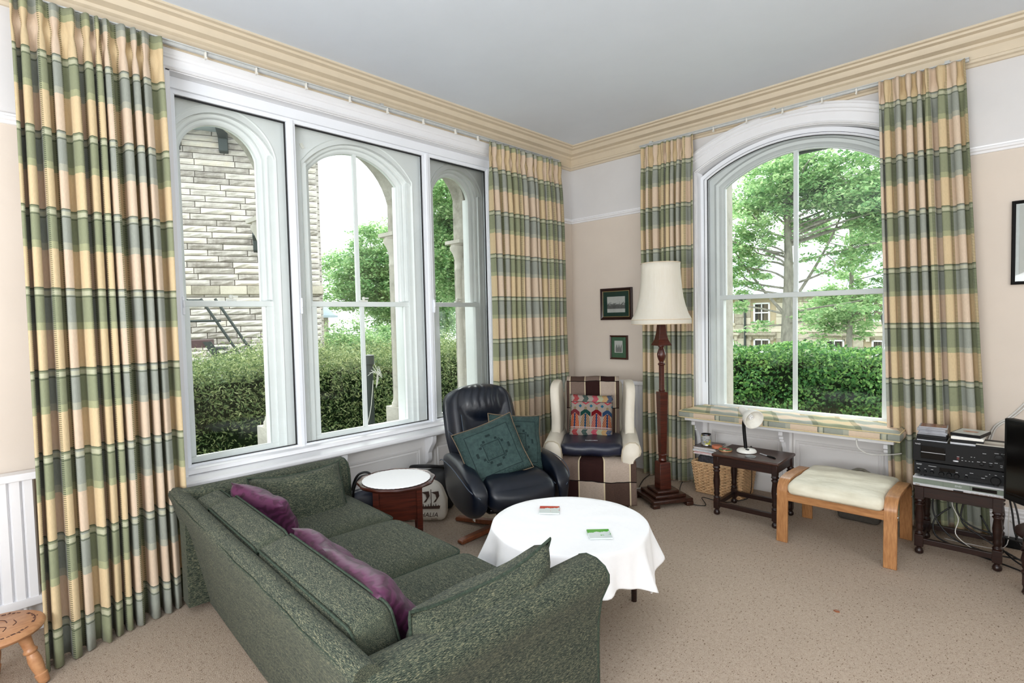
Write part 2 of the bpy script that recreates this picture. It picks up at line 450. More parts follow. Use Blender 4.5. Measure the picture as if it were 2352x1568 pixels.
bm = bmn(); box(bm, XW-.12, 1.9, -1.6, YW+.12, -.12, 0); fl = obj('floor', bm, M['carpet'], smooth=0, kind='structure')
bm = bmn(); box(bm, XW-.5, 1.9, -1.6, YW+.5, CEIL, CEIL+.15); obj('ceiling', bm, M['ceil'], smooth=0, kind='structure')
bm = bmn()
boxm(bm, left, -1.6, .832, 0, CEIL, 0, .34); boxm(bm, left, 3.245, YW+.34, 0, CEIL, 0, .34)
boxm(bm, left, .832, 3.245, 2.702, CEIL, 0, .34); boxm(bm, left, .832, 3.245, 0, .50, .02, .34)
obj('wall_left', bm, M['wall'], smooth=0, kind='structure')
bm = bmn()
arched_panel(bm, right, XW-.34, 1.9, .50, CEIL, -1.985, -.64, .50, 2.505, .175, 0, .34)
boxm(bm, right, XW, -1.985, 0, .5, 0, .34); boxm(bm, right, -.64, 1.9, 0, .5, 0, .34); boxm(bm, right, -1.985, -.64, 0, .5, .037, .34)
obj('wall_right', bm, M['wall'], smooth=0, kind='structure')
# unseen rear walls; their window openings are made up to suit the fill lights
bm = bmn()
box(bm, XW-.34, -.1, -1.9, -1.6, 0, CEIL); box(bm, 1.7, 2.2, -1.9, -1.6, 0, CEIL); box(bm, -.1, 1.7, -1.9, -1.6, 0, .9); box(bm, -.1, 1.7, -1.9, -1.6, 2.5, CEIL)
obj('wall_rear', bm, M['wall'], smooth=0, kind='structure')
bm = bmn()
box(bm, 1.9, 2.2, -1.6, .2, 0, CEIL); box(bm, 1.9, 2.2, 2.2, YW+.34, 0, CEIL); box(bm, 1.9, 2.2, .2, 2.2, 0, .9); box(bm, 1.9, 2.2, .2, 2.2, 2.5, CEIL)
obj('wall_side', bm, M['wall'], smooth=0, kind='structure')

# cornice, picture rail, skirting
CP = [(0, 2.772), (.012, 2.774), (.018, 2.786), (.034, 2.792), (.036, 2.806), (.026, 2.812), (.030, 2.862), (.046, 2.872), (.05, 2.886), (.088, 2.896), (.098, 2.912), (.102, 2.926), (.128, 2.932), (.132, 2.944), (.15, 2.948), (.15, CEIL), (0, CEIL)]
def two_wall_trim(name, prof, mat, a_left=(-1.6, YW), a_right=(XW, 1.9), off=0):
    bm = bmn()
    n = len(prof)
    A = [bm.verts.new(Vector((XW+p, a_left[0], z))) for p, z in prof]; C_ = [bm.verts.new(Vector((XW+p, YW-p, z))) for p, z in prof]
    Bq = [bm.verts.new(Vector((a_right[1], YW-p, z))) for p, z in prof]
    for P, Q in ((A, C_), (C_, Bq)):
        for i in range(n): bm.faces.new((P[i], P[(i+1) % n], Q[(i+1) % n], Q[i]))
    return obj(name, bm, mat, smooth=30, kind='structure')
tag(two_wall_trim('trim_1', CP, M['cornice']), 'cream moulded cornice where walls meet the pale ceiling', 'cornice')
RP = [(0, 2.262), (.008, 2.264), (.012, 2.276), (.02, 2.280), (.024, 2.292), (.016, 2.298), (.018, 2.306), (0, 2.31)]
def rail_piece(name, f, a0, a1, prof, mat, label=None):
    bm = bmn(); prism(bm, [(z, -p) for p, z in prof], lambda z, d, a: f(a, z, d), a0, a1)
    o = obj(name, bm, mat, smooth=30, kind='structure')
    if label: o['label'] = label
    return o
rail_piece('trim_2', left, -1.6, .70, RP, M['white'], 'white picture rail beyond the plaid curtain by the stool')
rail_piece('trim_3', left, 3.38, YW-.01, RP, M['white']); rail_piece('trim_4', right, XW+.01, -2.13, RP, M['white']); rail_piece('trim_5', right, -.52, 1.9, RP, M['white'])
SP = [(0, 0), (.022, 0), (.022, .13), (.016, .138), (.018, .15), (.01, .158), (.014, .172), (.006, .18), (.006, .192), (0, .195)]
rail_piece('baseboard_left', left, -1.6, .80, SP, M['white']); rail_piece('baseboard_corner', left, 3.26, YW-.02, SP, M['white'])
rail_piece('baseboard_right', right, XW+.02, -1.99, SP, M['white']); rail_piece('baseboard_side', right, -.62, 1.9, SP, M['white'])

# ------------------------------------------------------------------ window on the left wall: three sashes
W1 = struct('window_1', 'white triple sash window with arched heads and slim secondary glazing')
# lining of the reveal, header boards, sill, stool
bm = bmn()
boxm(bm, left, .832, .850, .5, 2.702, .0, .40); boxm(bm, left, 3.227, 3.245, .5, 2.702, .0, .40); boxm(bm, left, .832, 3.245, 2.690, 2.702, .0, .40)
obj('reveal_lining', bm, M['white'], W1, smooth=0)
bm = bmn()
HP = [(2.695, 0), (2.695, .012), (2.704, .02), (2.712, .014), (2.745, .016), (2.750, .024), (2.758, .026), (2.764, .03), (2.772, .03), (2.79, .034), (2.79, 0)]
prism(bm, HP, lambda z, p, a: left(a, z, -p), .70, 3.38)
SPv = [(0, 0), (0, .012), (.008, .02), (.016, .014), (.09, .016), (.096, .026), (.125, .03), (.125, 0)]
prism(bm, SPv, lambda s, p, z: left(.828-s, z, -p), .0, 2.70); prism(bm, SPv, lambda s, p, z: left(3.249+s, z, -p), .0, 2.70)
obj('architrave', bm, M['white'], W1, smooth=30)
bm = bmn()
prism(bm, [(-.10, .512), (-.108, .520), (-.108, .538), (-.098, .546), (.10, .552), (.10, .512)], lambda d, z, a: left(a, z, d), .70, 3.36)
prism(bm, [(.02, .552), (.03, .575), (.06, .580), (.12, .582), (.12, .552)], lambda d, z, a: left(a, z, d), .85, 3.227)
obj('window_sill', bm, M['white'], W1, smooth=30, bevel=.004)
BAYS = [(.890, 1.492, .938, 1.364, 2.372, .168), (1.549, 2.528, 1.692, 2.388, 2.375, .170), (2.600, 3.187, 2.722, 3.112, 2.362, .178)]
D0 = .095
bm = bmn()
boxm(bm, left, .850, 3.227, .553, .593, D0-.012, D0+.03); boxm(bm, left, .850, 3.227, 2.606, 2.66, D0-.012, D0+.03)
for a0, a1 in ((.850, .890), (1.492, 1.549), (2.528, 2.600), (3.187, 3.227)):
    boxm(bm, left, a0, a1, .593, 2.606, D0-.012, D0+.03)
    c_ = (a0+a1)/2; boxm(bm, left, c_-.012, c_+.012, .575, 2.62, D0-.022, D0)
boxm(bm, left, .856, 3.22, 2.63, 2.69, D0-.03, D0); boxm(bm, left, .856, 3.22, .552, .568, D0-.03, D0)
obj('secondary_frame', bm, M['upvc'], W1, smooth=0, bevel=.003)
bm = bmn()
for b in BAYS:   # dark rubber seals round each secondary light
    a0, a1 = b[:2]
    boxm(bm, left, a0, a1, 2.598, 2.606, D0+.002, D0+.012); boxm(bm, left, a1-.007, a1, .593, 2.606, D0+.002, D0+.012)
    boxm(bm, left, a0, a1, .593, .597, D0+.002, D0+.012); 
obj('seal', bm, M['seal'], W1, smooth=0)
def mapped_pane(name, f, outline, d, parent):
    bm = bmn(); vs = [bm.verts.new(f(a, z, d)) for a, z in outline]; bm.faces.new(vs)
    return obj(name, bm, M['glass'], parent, smooth=0)
def rect(a0, a1, z0, z1): return [(a0, z0), (a1, z0), (a1, z1), (a0, z1)]
MOULD = [(.047, .24), (.047, .182), (.052, .178), (.068, .176), (.074, .166), (.080, .150), (.086, .146), (.086, .19)]
for k, (a0, a1, g0, g1, gs, rise) in enumerate(BAYS):
    mapped_pane('secondary_pane', left, rect(a0, a1, .593, 2.606), D0+.012, W1)
    # fixed board with an arched opening, architrave mouldings round it, box linings
    bm = bmn(); o_ = .080
    arched_panel(bm, left, a0-.035, a1+.035, .58, 2.64, g0-o_, g1+o_, .58, gs, rise+o_*.55, .152, .20)
    obj('arched_board', bm, M['board'], W1, smooth=0)
    bm = bmn(); sweep(bm, left, arch_pts(g0, g1, .58, gs, rise, 28), MOULD)
    obj('arch_moulding', bm, M['sash'], W1, smooth=50)
    # upper sash
    up = bmn(); sweep(up, left, arch_pts(g0, g1, 1.49, gs, rise, 28), [(-.004, .232), (.002, .224), (.010, .219), (.05, .219), (.05, .262), (-.004, .262)])
    sweep(up, left, arch_pts(g0, g1, 1.512, gs, rise, 28), [(.024, .219), (.026, .196), (.032, .190), (.05, .188), (.05, .219)])
    boxm(up, left, g0-.03, g1+.03, 1.478, 1.505, .222, .255)
    mc = (g0+g1)/2
    if k == 1: boxm(up, left, mc-.0125, mc+.0125, 1.50, gs+rise, .226, .252)
    us = obj('upper_sash', up, M['sash'], W1, smooth=30)
    mapped_pane('pane', left, [p for p, q in arch_pts(g0-.006, g1+.006, 1.49, gs, rise+.004, 28)], .24, us)
    # lower sash
    lo = bmn(); l0, l1 = g0+.004, g1+.006
    for (x0, x1, z0, z1) in ((l0-.045, l0, .612, 1.468), (l1, l1+.045, .612, 1.468), (l0-.045, l1+.045, .560, .612), (l0-.045, l1+.045, 1.468, 1.503)):
        boxm(lo, left, x0, x1, z0, z1, .178, .216)
    if k == 1: boxm(lo, left, mc-.012, mc+.014, .612, 1.468, .184, .212)
    ls = obj('lower_sash', lo, M['sash'], W1, smooth=0, bevel=.003)
    if k == 1:
        mapped_pane('pane', left, rect(l0, mc-.012, .612, 1.468), .2, ls); mapped_pane('pane', left, rect(mc+.014, l1, .612, 1.468), .2, ls)
    else: mapped_pane('pane', left, rect(l0, l1, .612, 1.468), .2, ls)
    bm = bmn(); cbox(bm, (0, 0, .006), (.03, .05, .012)); lathe(bm, [(.008, .012), (.012, .02), (.012, .03), (.006, .036)], 10); box(bm, -.01, .01, 0, .035, .02, .03)
    obj('sash_catch', bm, M['white_plastic'], ls, loc=tuple(left(mc+.02, 1.504, .2)), smooth=40)
    bm = bmn(); cbox(bm, (0, 0, 0), (.02, .014, .1)); cbox(bm, (.006, 0, .01), (.02, .01, .04))
    obj('frame_handle', bm, M['upvc'], W1, loc=tuple(left(a0-.006, 1.47, D0-.018)), bevel=.003)
    # box lining between board and sash on both sides (outer depth)
    bm = bmn(); boxm(bm, left, g0-.09, g0-.045, .56, 2.4, .16, .36); boxm(bm, left, g1+.045, g1+.09, .56, 2.4, .16, .36); boxm(bm, left, g0-.09, g1+.09, .52, .56, .16, .42)
    obj('sash_box', bm, M['sash'], W1, smooth=0)
for py_ in ((2.17, 2.49),):
    bm = bmn(); cbox(bm, (0, 0, 0), (.006, .02, .035))
    obj('vent_catch', bm, M['white_plastic'], W1, loc=tuple(left(1.62, 2.50, .148)), rot=(.5, 0, 0))
# outer stone arches on columns
T6 = struct('trim_6', 'weathered stone columns and arches outside the triple window')
bm = bmn()
CY = [.62, 1.525, 2.562, 3.262]
for i in range(3):
    c0, c1 = CY[i], CY[i+1]; hw = (c1-c0)/2-.03
    arched_panel(bm, left, c0, c1, .30, 3.2, c0+.03, c1-.03, .49, 2.70-hw*.8, hw*.8, .43, .58, 20)
boxm(bm, left, -1.6, CY[0], -.6, 3.2, .34, .58); boxm(bm, left, CY[3], YW+.5, -.6, 3.2, .34, .58); boxm(bm, left, CY[0], CY[3], -.6, .49, .34, .62); boxm(bm, left, CY[0], CY[3], 2.74, 3.2, .34, .45)
# cut: the panels' straight jambs are carried by round columns below
obj('stone_arch', bm, M['column'], T6, smooth=30)
colprof = [(.078, .49), (.078, .66), (.07, .675), (.07, .69), (.062, .70), (.058, .72), (.052, .74), (.052, 1.80), (.06, 1.81), (.06, 1.825), (.054, 1.835), (.054, 1.90), (.075, 1.96), (.098, 2.0), (.10, 2.02), (.09, 2.03), (.09, 2.05)]
for y in CY[1:]:
    bm = bmn(); lathe(bm, colprof, 20); cbox(bm, (0, 0, .575), (.17, .17, .17)); cbox(bm, (0, 0, 2.06), (.2, .2, .03))
    obj('stone_column', bm, M['column'], T6, loc=(XW-.52, y, 0), smooth=40)
# panelled dado below the sill
D1 = struct('trim_7', 'white panelled dado and brackets below the triple window')
def panel_frame(bm, f, a0, a1, z0, z1, d, w=.045, p=.014):
    prof = [(0, 0), (.004, p), (.014, p*.4), (.022, p*.9), (.034, p), (.040, p*.3), (w, 0)]
    path = [((a0, z0), (-1, -1)), ((a0, z1), (-1, 1)), ((a1, z1), (1, 1)), ((a1, z0), (1, -1)), ((a0, z0), (-1, -1))]
    sweep(bm, f, path, [(o, d-q) for o, q in prof], closed=False)
for a0, a1 in ((1.0, 1.70), (1.80, 2.345), (2.545, 3.15)):
    bm = bmn(); panel_frame(bm, left, a0, a1, .24, .385, .018); boxm(bm, left, a0, a1, .24, .385, .014, .03)
    obj('dado_panel', bm, M['dado'], D1, smooth=30)
bm = bmn(); boxm(bm, left, .832, 3.245, 0, .52, .012, .05); boxm(bm, left, .832, 3.245, 0, .13, -.008, .03)
obj('dado_board', bm, M['dado'], D1, smooth=0)
def bracket(bm, f, a, zt, h, p, wd=.04):
    prof = [(0, zt), (-p, zt), (-p, zt-.03), (-p*.96, zt-h*.25), (-p*.62, zt-h*.45), (-p*.38, zt-h*.62), (-p*.42, zt-h*.8), (-p*.34, zt-h*.92), (-p*.12, zt-h), (0, zt-h*.97)]
    prism(bm, prof, lambda d, z, t: f(a+t, z, d+.012), -wd/2, wd/2)
for a in (1.72, 2.44, 3.2):
    bm = bmn(); bracket(bm, left, a, .512, .22, .095); obj('sill_bracket', bm, M['white'], D1, smooth=35, bevel=.003)

# ------------------------------------------------------------------ window on the right wall
W2 = struct('window_2', 'wide white segmental arched sash window above the cushioned seat')
bm = bmn(); sweep(bm, right, arch_pts(-1.975, -.650, .30, 2.505, .170, 32), [(0, 0), (0, .10), (.03, .10), (.03, 0)])
obj('reveal_lining', bm, M['white'], W2, smooth=30)
bm = bmn()
sweep(bm, right, arch_pts(-1.985, -.64, .0, 2.505, .175, 32), [(0, 0), (0, -.012), (.008, -.018), (.016, -.012), (.07, -.014), (.076, -.022), (.09, -.020), (.096, -.030), (.118, -.028), (.122, -.036), (.136, -.034), (.136, 0)])
obj('architrave', bm, M['white'], W2, smooth=30)
FO = arch_pts(-1.927, -.684, .596, 2.448, .178, 32)
bm = bmn(); sweep(bm, right, FO, [(0, .075), (.008, .068), (.018, .072), (.05, .072), (.05, .115), (0, .115)]); boxm(bm, right, -1.975, -.64, .55, .600, .070, .115); boxm(bm, right, -1.96, -.66, .545, .575, .055, .075)
obj('secondary_frame', bm, M['upvc'], W2, smooth=30)
bm = bmn(); sweep(bm, right, FO, [(-.003, .078), (-.003, .09), (.003, .09), (.003, .078)]); sweep(bm, right, arch_pts(-1.949, -.662, .8, 2.452, .19, 32), [(-.0015, .0705), (-.0015, .08), (.0015, .08), (.0015, .0705)]); boxm(bm, right, -1.927, -.684, .594, .598, .078, .09)
obj('seal', bm, M['seal'], W2, smooth=0)
mapped_pane('secondary_pane', right, [p for p, q in FO], .10, W2)
G = (-1.838, -.744, 2.385, .186)
bm = bmn(); sweep(bm, right, arch_pts(G[0], G[1], .57, G[2], G[3], 32), [(0, .23), (.004, .205), (.018, .195), (.03, .175), (.052, .17), (.055, .14), (.12, .14), (.12, .24)])
obj('arch_moulding', bm, M['sash'], W2, smooth=45)
bm = bmn(); sweep(bm, right, arch_pts(G[0], G[1], 1.49, G[2], G[3], 32), [(-.004, .215), (.035, .215), (.035, .245), (-.004, .245)]); boxm(bm, right, G[0]-.03, G[1]+.03, 1.475, 1.51, .21, .245); boxm(bm, right, -1.317, -1.287, 1.5, G[2]+G[3], .213, .24)
us = obj('upper_sash', bm, M['sash'], W2, smooth=30)
mapped_pane('pane', right, [p for p, q in arch_pts(G[0]-.005, G[1]+.005, 1.49, G[2], G[3]+.004, 32)], .228, us)
bm = bmn()
for q in ((G[0]-.05, G[0], .615, 1.475), (G[1], G[1]+.05, .615, 1.475), (G[0]-.09, G[1]+.05, .575, .615), (G[0]-.09, G[1]+.05, 1.475, 1.512), (-1.312, -1.284, .615, 1.475)): boxm(bm, right, *q, .175, .21)
ls = obj('lower_sash', bm, M['sash'], W2, smooth=0, bevel=.003)
mapped_pane('pane', right, rect(G[0], -1.312, .615, 1.475), .192, ls); mapped_pane('pane', right, rect(-1.284, G[1], .615, 1.475), .192, ls)
bm = bmn(); boxm(bm, right, -2.0, -1.89, .5, 2.75, .34, .5); boxm(bm, right, -.69, -.6, .5, 2.75, .34, .5); boxm(bm, right, -2.0, -.6, .42, .52, .3, .56)
obj('stone_jamb', bm, M['column'], W2, smooth=0)
bm = bmn(); cbox(bm, (0, 0, 0), (.32, .10, .10)); cbox(bm, (0, .02, -.055), (.22, .06, .03))
obj('security_lamp', bm, M['iron'], W2, loc=(-1.30, YW+.62, 2.72), bevel=.01)
# window seat below, on brackets with panels
T8 = struct('trim_8', 'white boxed window seat board, panels and brackets below the arched window')
bm = bmn(); box(bm, -1.965, -.605, 3.965, YW+.1, .535, .56); obj('seat_board', bm, M['white'], T8, smooth=0, bevel=.004)
bm = bmn(); boxm(bm, right, -1.985, -.64, 0, .54, .03, .06); boxm(bm, right, -1.985, -.64, 0, .12, .018, .05)
for a0, a1 in ((-2.01, -1.90), (-1.325, -1.262), (-.69, -.61)): boxm(bm, right, a0, a1, 0, .54, -.006, .05)
obj('dado_board', bm, M['dado'], T8, smooth=0)
for a0, a1 in ((-1.84, -1.375), (-1.21, -.74)):
    bm = bmn(); panel_frame(bm, right, a0, a1, .15, .385, .036); boxm(bm, right, a0, a1, .15, .385, .032, .05)
    obj('dado_panel', bm, M['dado'], T8, smooth=30)
def corbel(bm, f, a, zt, wd=.03):
    prof = [(0, zt), (-.17, zt), (-.17, zt-.02), (-.155, zt-.03), (-.16, zt-.055), (-.14, zt-.065), (-.14, zt-.085), (-.125, zt-.09), (-.125, zt-.105), (-.095, zt-.11), (-.065, zt-.17), (-.055, zt-.25), (-.05, zt-.30), (0, zt-.31)]
    prism(bm, prof, lambda d, z, t: f(a+t, z, d), -wd/2, wd/2)
for a in (-1.95, -1.295, -.665):
    bm = bmn(); corbel(bm, right, a, .536); obj('seat_bracket', bm, M['white'], T8, smooth=35, bevel=.002)

# ------------------------------------------------------------------ curtains
def curtain(name, label, top, bot, zt, zb, waves, amp, seed, uoff=0, group=None, vz=.2, inward=None, ulen=None, botamp=1.25):
    """top/bot: ((x,y),(x,y)) plan lines; folds run along them"""
    rd = random.Random(seed)
    nper = 12; n = waves*nper+1; zs = [0, .02, .05, .08, .105, .125, .14, .16, .19, .23, .28]; m = 34
    tl = [zz/(zt-zb) for zz in zs] + [(.33+(zt-zb-.33)*k/m)/(zt-zb) for k in range(m+1)]
    wj = [rd.uniform(.6, 1.45) for _ in range(waves)]; tot = sum(wj); cum = [0]
    for x in wj: cum.append(cum[-1]+x/tot)
    wb = [max(.4, x+rd.uniform(-.3, .3)) for x in wj]; totb = sum(wb); cumb = [0]
    for x in wb: cumb.append(cumb[-1]+x/totb)
    ja = [rd.uniform(.62, 1.25) for _ in range(waves+1)]; ph = rd.uniform(0, 6)
    t0, t1 = Vector(top[0]), Vector(top[1]); b0, b1 = Vector(bot[0]), Vector(bot[1])
    nt_ = Vector(inward)
    def A(dz):
        pts = [(0, .40), (.05, .55), (.09, .52), (.125, .30), (.14, .30), (.17, .42), (.28, .75), (.6, 1.0)]
        for (p, a), (q, b) in zip(pts, pts[1:]):
            if dz <= q: return a+(b-a)*(dz-p)/(q-p)
        return 1.0
    P = []; H = zt-zb
    for j, t in enumerate(tl):
        row = []; dz = t*H; k = A(dz)*(1+(botamp-1)*t)
        for i in range(n):
            wv, fr = divmod(i, nper); fr /= nper
            if wv >= waves: wv, fr = waves-1, 1.0
            s_t = cum[wv]+(cum[wv+1]-cum[wv])*fr; s_b = cumb[wv]+(cumb[wv+1]-cumb[wv])*fr
            s = s_t+(s_b-s_t)*t**1.2
            base = (t0+(t1-t0)*s)*(1-t)+(b0+(b1-b0)*s)*t
            pg = .8*math.exp(-((dz-.128)/.035)**2); lat0 = -pg*math.sin(2*PI*fr)/(2*PI)*(t1-t0).length/waves
            w_ = math.cos(2*PI*fr); w_ = math.copysign(abs(w_)**.7, w_)
            lat = lat0+.22*math.sin(4*PI*fr)*((b1-b0).length/waves)*.5*min(1, dz/.3)
            off = amp*k*ja[wv]*w_ + .010*math.sin(3.1*t*PI+ph+s*9)*t
            dirv = (t1-t0).normalized()
            p = base+nt_*off+dirv*lat
            row.append(Vector((p.x, p.y, zt-dz)))
        P.append(row)
    # cloth length along the middle row fixes the pattern
    mid = P[len(tl)//2]; cu = [0]
    for i in range(1, n): cu.append(cu[-1]+(mid[i]-mid[i-1]).length)
    bm = bmn()
    grid(bm, n, len(tl), lambda i, j: P[j][i], uv=lambda i, j: (cu[i]+uoff, tl[j]*H-vz+.69))
    o = obj(name, bm, M['plaid'], smooth=180, recalc=False, solid=.004)
    return tag(o, label, 'curtain', group)
curtain('curtain', 'tall green and cream plaid curtain nearest the camera, beside the small wooden stool', ((XW+.10, .235), (XW+.10, .795)), ((-2.83, .20), (-3.02, .765)), 2.80, .006, 11, .046, 3, .1, 'plaid curtains', .23, (1, 0), botamp=1.1)
curtain('curtain', 'green and cream plaid curtain behind the navy recliner, near the room corner', ((XW+.10, 3.05), (XW+.10, 3.955)), ((XW+.11, 3.06), (XW+.13, 3.96)), 2.785, .006, 13, .042, 8, .0, 'plaid curtains', .207, (1, 0))
curtain('curtain', 'narrow green and cream plaid curtain behind the standard lamp', ((-2.42, YW-.10), (-1.955, YW-.10)), ((-2.40, YW-.12), (-1.94, YW-.13)), 2.785, .006, 8, .040, 12, .06, 'plaid curtains', .178, (0, -1))
curtain('curtain', 'green and cream plaid curtain behind the stack of stereo units', ((-.725, YW-.10), (-.305, YW-.10)), ((-.64, YW-.13), (-.16, YW-.12)), 2.80, .03, 8, .044, 21, .16, 'plaid curtains', .14, (0, -1), botamp=1.0)
def track(name, label, f, a0, a1, glides):
    t = thing(name, label, 'curtain track', (0, 0, 0))
    bm = bmn(); boxm(bm, f, a0, a1, 2.792, 2.812, -.075, -.058); boxm(bm, f, a0, a1, 2.806, 2.812, -.085, -.05); obj('rail', bm, M['track'], t, smooth=0)
    bm = bmn(); boxm(bm, f, -.004, .004, -.02, .012, -.09, -.076); boxm(bm, f, -.003, .003, -.026, -.018, -.1, -.076)
    first = None
    for a in glides:
        if first is None:
            for v in bm.verts: v.co += f(a, 2.79, 0)-f(0, 0, 0)
            first = obj('glider', bm, M['white_plastic'], t, smooth=0); a_first = a
        else: shared('glider', first, t, tuple(f(a, 0, 0)-f(a_first, 0, 0)))
    for a in (a0+.1, (a0+a1)/2, a1-.1):
        bm = bmn(); boxm(bm, f, a-.012, a+.012, 2.80, 2.83, -.07, .0); obj('mount', bm, M['track'], t, smooth=0)
track('curtain_track', 'pale metal curtain track above the triple window', left, .20, 3.98, [1.0, 1.26, 1.55, 1.84, 2.12, 2.42, 2.72, 2.95])
track('curtain_track', 'pale metal curtain track above the arched window', right, -2.45, -.29, [-1.8, -1.55, -1.3, -1.05, -.85])

# ------------------------------------------------------------------ radiators
def radiator(label, f, a0, a1, z0, z1, d=-.05):
    t = thing('radiator', label, 'radiator')
    bm = bmn(); nfl = max(3, int((a1-a0)/.042)); st = (a1-a0)/nfl; poly = []
    for i in range(nfl): poly += [(a0+i*st, d-.012), (a0+i*st+st*.18, d-.03), (a0+i*st+st*.82, d-.03), (a0+i*st+st*.99, d-.012)]
    poly += [(a1, d+.015), (a0, d+.015)]
    prism(bm, poly, lambda a, dd, z: f(a, z, dd), z0, z1-.03)
    boxm(bm, f, a0-.004, a1+.004, z0-.006, z0+.03, d-.034, d+.018)
    obj('panel', bm, M['white'], t, smooth=25)
    bm = bmn(); boxm(bm, f, a0-.012, a1+.012, z1-.032, z1, d-.045, -.03); obj('top_ledge', bm, M['white'], t, smooth=0, bevel=.004)
    for a in (a0+.05, a1-.05):
        bm = bmn(); tube(bm, [f(a, z0+.01, d), f(a, .0, d)], .009, 8); obj('pipe', bm, M['white'], t)
radiator('white ribbed radiator behind the small wooden stool', left, -1.1, .225, .15, .735, -.06)
radiator('white ribbed radiator between the wing chair and the standard lamp', right, -2.92, -2.10, .13, .785, -.05)

# ------------------------------------------------------------------ pictures
def picture(label, x0, x1, z0, z1, mats, inset, fw, art, tilt=0):
    cx_, cz_ = (x0+x1)/2, (z0+z1)/2; W_, H_ = x1-x0, z1-z0
    t = thing('framed_picture', label, 'picture', (cx_, YW-.012, cz_))
    t.rotation_euler = (0, tilt, 0)
    f = lambda a, z, d: Vector((a, d, z))
    bm = bmn(); path = [((-W_/2+fw, -H_/2+fw), (-1, -1)), ((-W_/2+fw, H_/2-fw), (-1, 1)), ((W_/2-fw, H_/2-fw), (1, 1)), ((W_/2-fw, -H_/2+fw), (1, -1)), ((-W_/2+fw, -H_/2+fw), (-1, -1))]
    sweep(bm, f, path, [(0, .004), (0, -.006), (fw*.3, -.010), (fw*.7, -.014), (fw, -.008), (fw, .010), (fw*.4, .010)], closed=True)
    obj('frame', bm, mats[0], t, smooth=30)
    if mats[3]:
        bm = bmn(); path2 = [((p[0]+.004*(-1 if p[0] > 0 else 1), p[1]+.004*(-1 if p[1] > 0 else 1)), q) for p, q in path]
        sweep(bm, f, path2, [(0, -.001), (0, -.008), (.004, -.008), (.004, -.001)]); obj('gilt_slip', bm, mats[3], t, smooth=0)
    bm = bmn(); box(bm, -W_/2+fw*.9, W_/2-fw*.9, 0, .006, -H_/2+fw*.9, H_/2-fw*.9); obj('mount', bm, mats[1], t, smooth=0)
    ax, az, aw, ah = inset
    bm = bmn(); box(bm, ax-aw/2, ax+aw/2, -.003, 0, az-ah/2, az+ah/2); obj('print', bm, mats[2], t, smooth=0)
    bm = bmn(); vs = [bm.verts.new(v) for v in ((-W_/2+fw, -.0045, -H_/2+fw), (W_/2-fw, -.0045, -H_/2+fw), (W_/2-fw, -.0045, H_/2-fw), (-W_/2+fw, -.0045, H_/2-fw))]; bm.faces.new(vs)
    obj('pane', bm, M['glass'], t, smooth=0)
    return t
def print_mat(name, kind):
    q = NT(name); co = q.coords('Object', (1, 1, 1)); sp = q.n('ShaderNodeSeparateXYZ'); q.L(co, sp.inputs[0])
    x, z = sp.outputs[0], sp.outputs[2]; n1 = q.noise(co, 60, 5, .8); n2 = q.noise(co, 14, 3)
    if kind == 'town':
        ink = q.math('MULTIPLY', q.math('LESS_THAN', q.math('ADD', n1, q.math('MULTIPLY', z, 6)), .52), q.math('GREATER_THAN', z, -.05))
        sky = q.math('MULTIPLY', n2, .3); v = q.math('SUBTRACT', .92, q.math('ADD', q.math('MULTIPLY', ink, .6), sky))
    elif kind == 'spires':
        peak = q.math('SUBTRACT', .035, q.math('MULTIPLY', q.math('PINGPONG', q.math('ADD', x, .5), .014), 3.2))
        ink = q.math('MULTIPLY', q.math('LESS_THAN', z, peak), q.math('LESS_THAN', q.math('ABSOLUTE', x), .037))
        ink = q.math('MULTIPLY', ink, q.math('GREATER_THAN', z, -.05))
        v = q.math('SUBTRACT', .9, q.math('MULTIPLY', ink, q.math('ADD', .3, q.math('MULTIPLY', n1, .6))))
    else:
        v = q.math('ADD', .78, q.math('MULTIPLY', n2, .12))
    col = q.ramp(v, [(0, (.01, .01, .01)), (1, lin(214, 212, 206))])
    return q.base(col, .8)
fr1 = flat('black_brown_frame', lin(40, 20, 18), .25); gr_ = flat('dark_green_mount', lin(20, 52, 42), .8); gr2 = flat('sage_mount', lin(72, 104, 78), .8)
gilt = flat('gilt', lin(200, 180, 130), .3, .8)
picture('larger dark framed engraving with green mount, left of the lampshade', -2.918, -2.58, 1.328, 1.618, (fr1, gr_, print_mat('engraving_town', 'town'), gilt), (0, -.005, .19, .145), .027, None, .0)
picture('small dark framed engraving with sage mount above the wing chair', -2.82, -2.633, .966, 1.186, (flat('brown_frame', lin(62, 32, 22), .3), gr2, print_mat('engraving_spires', 'spires'), None), (-.002, .006, .085, .11), .016, None)
picture('black framed picture with pale mount above the television', -.098, .30, 1.49, 1.963, (M['black_plastic'], flat('pale_mount', lin(206, 208, 206), .7), print_mat('pale_print', 'pale'), None), (.0, .01, .33, .40), .018, None)

# ------------------------------------------------------------------ sofa
SR = math.radians(-3.0)
sofa = thing('sofa', 'green chenille three seat sofa with its back to the camera', 'sofa', (-3.0, .775, 0), SR)
bm = bmn(); box(bm, .16, 1.84, .06, .74, .03, .25); obj('base', bm, M['chx'], sofa, bevel=.02)
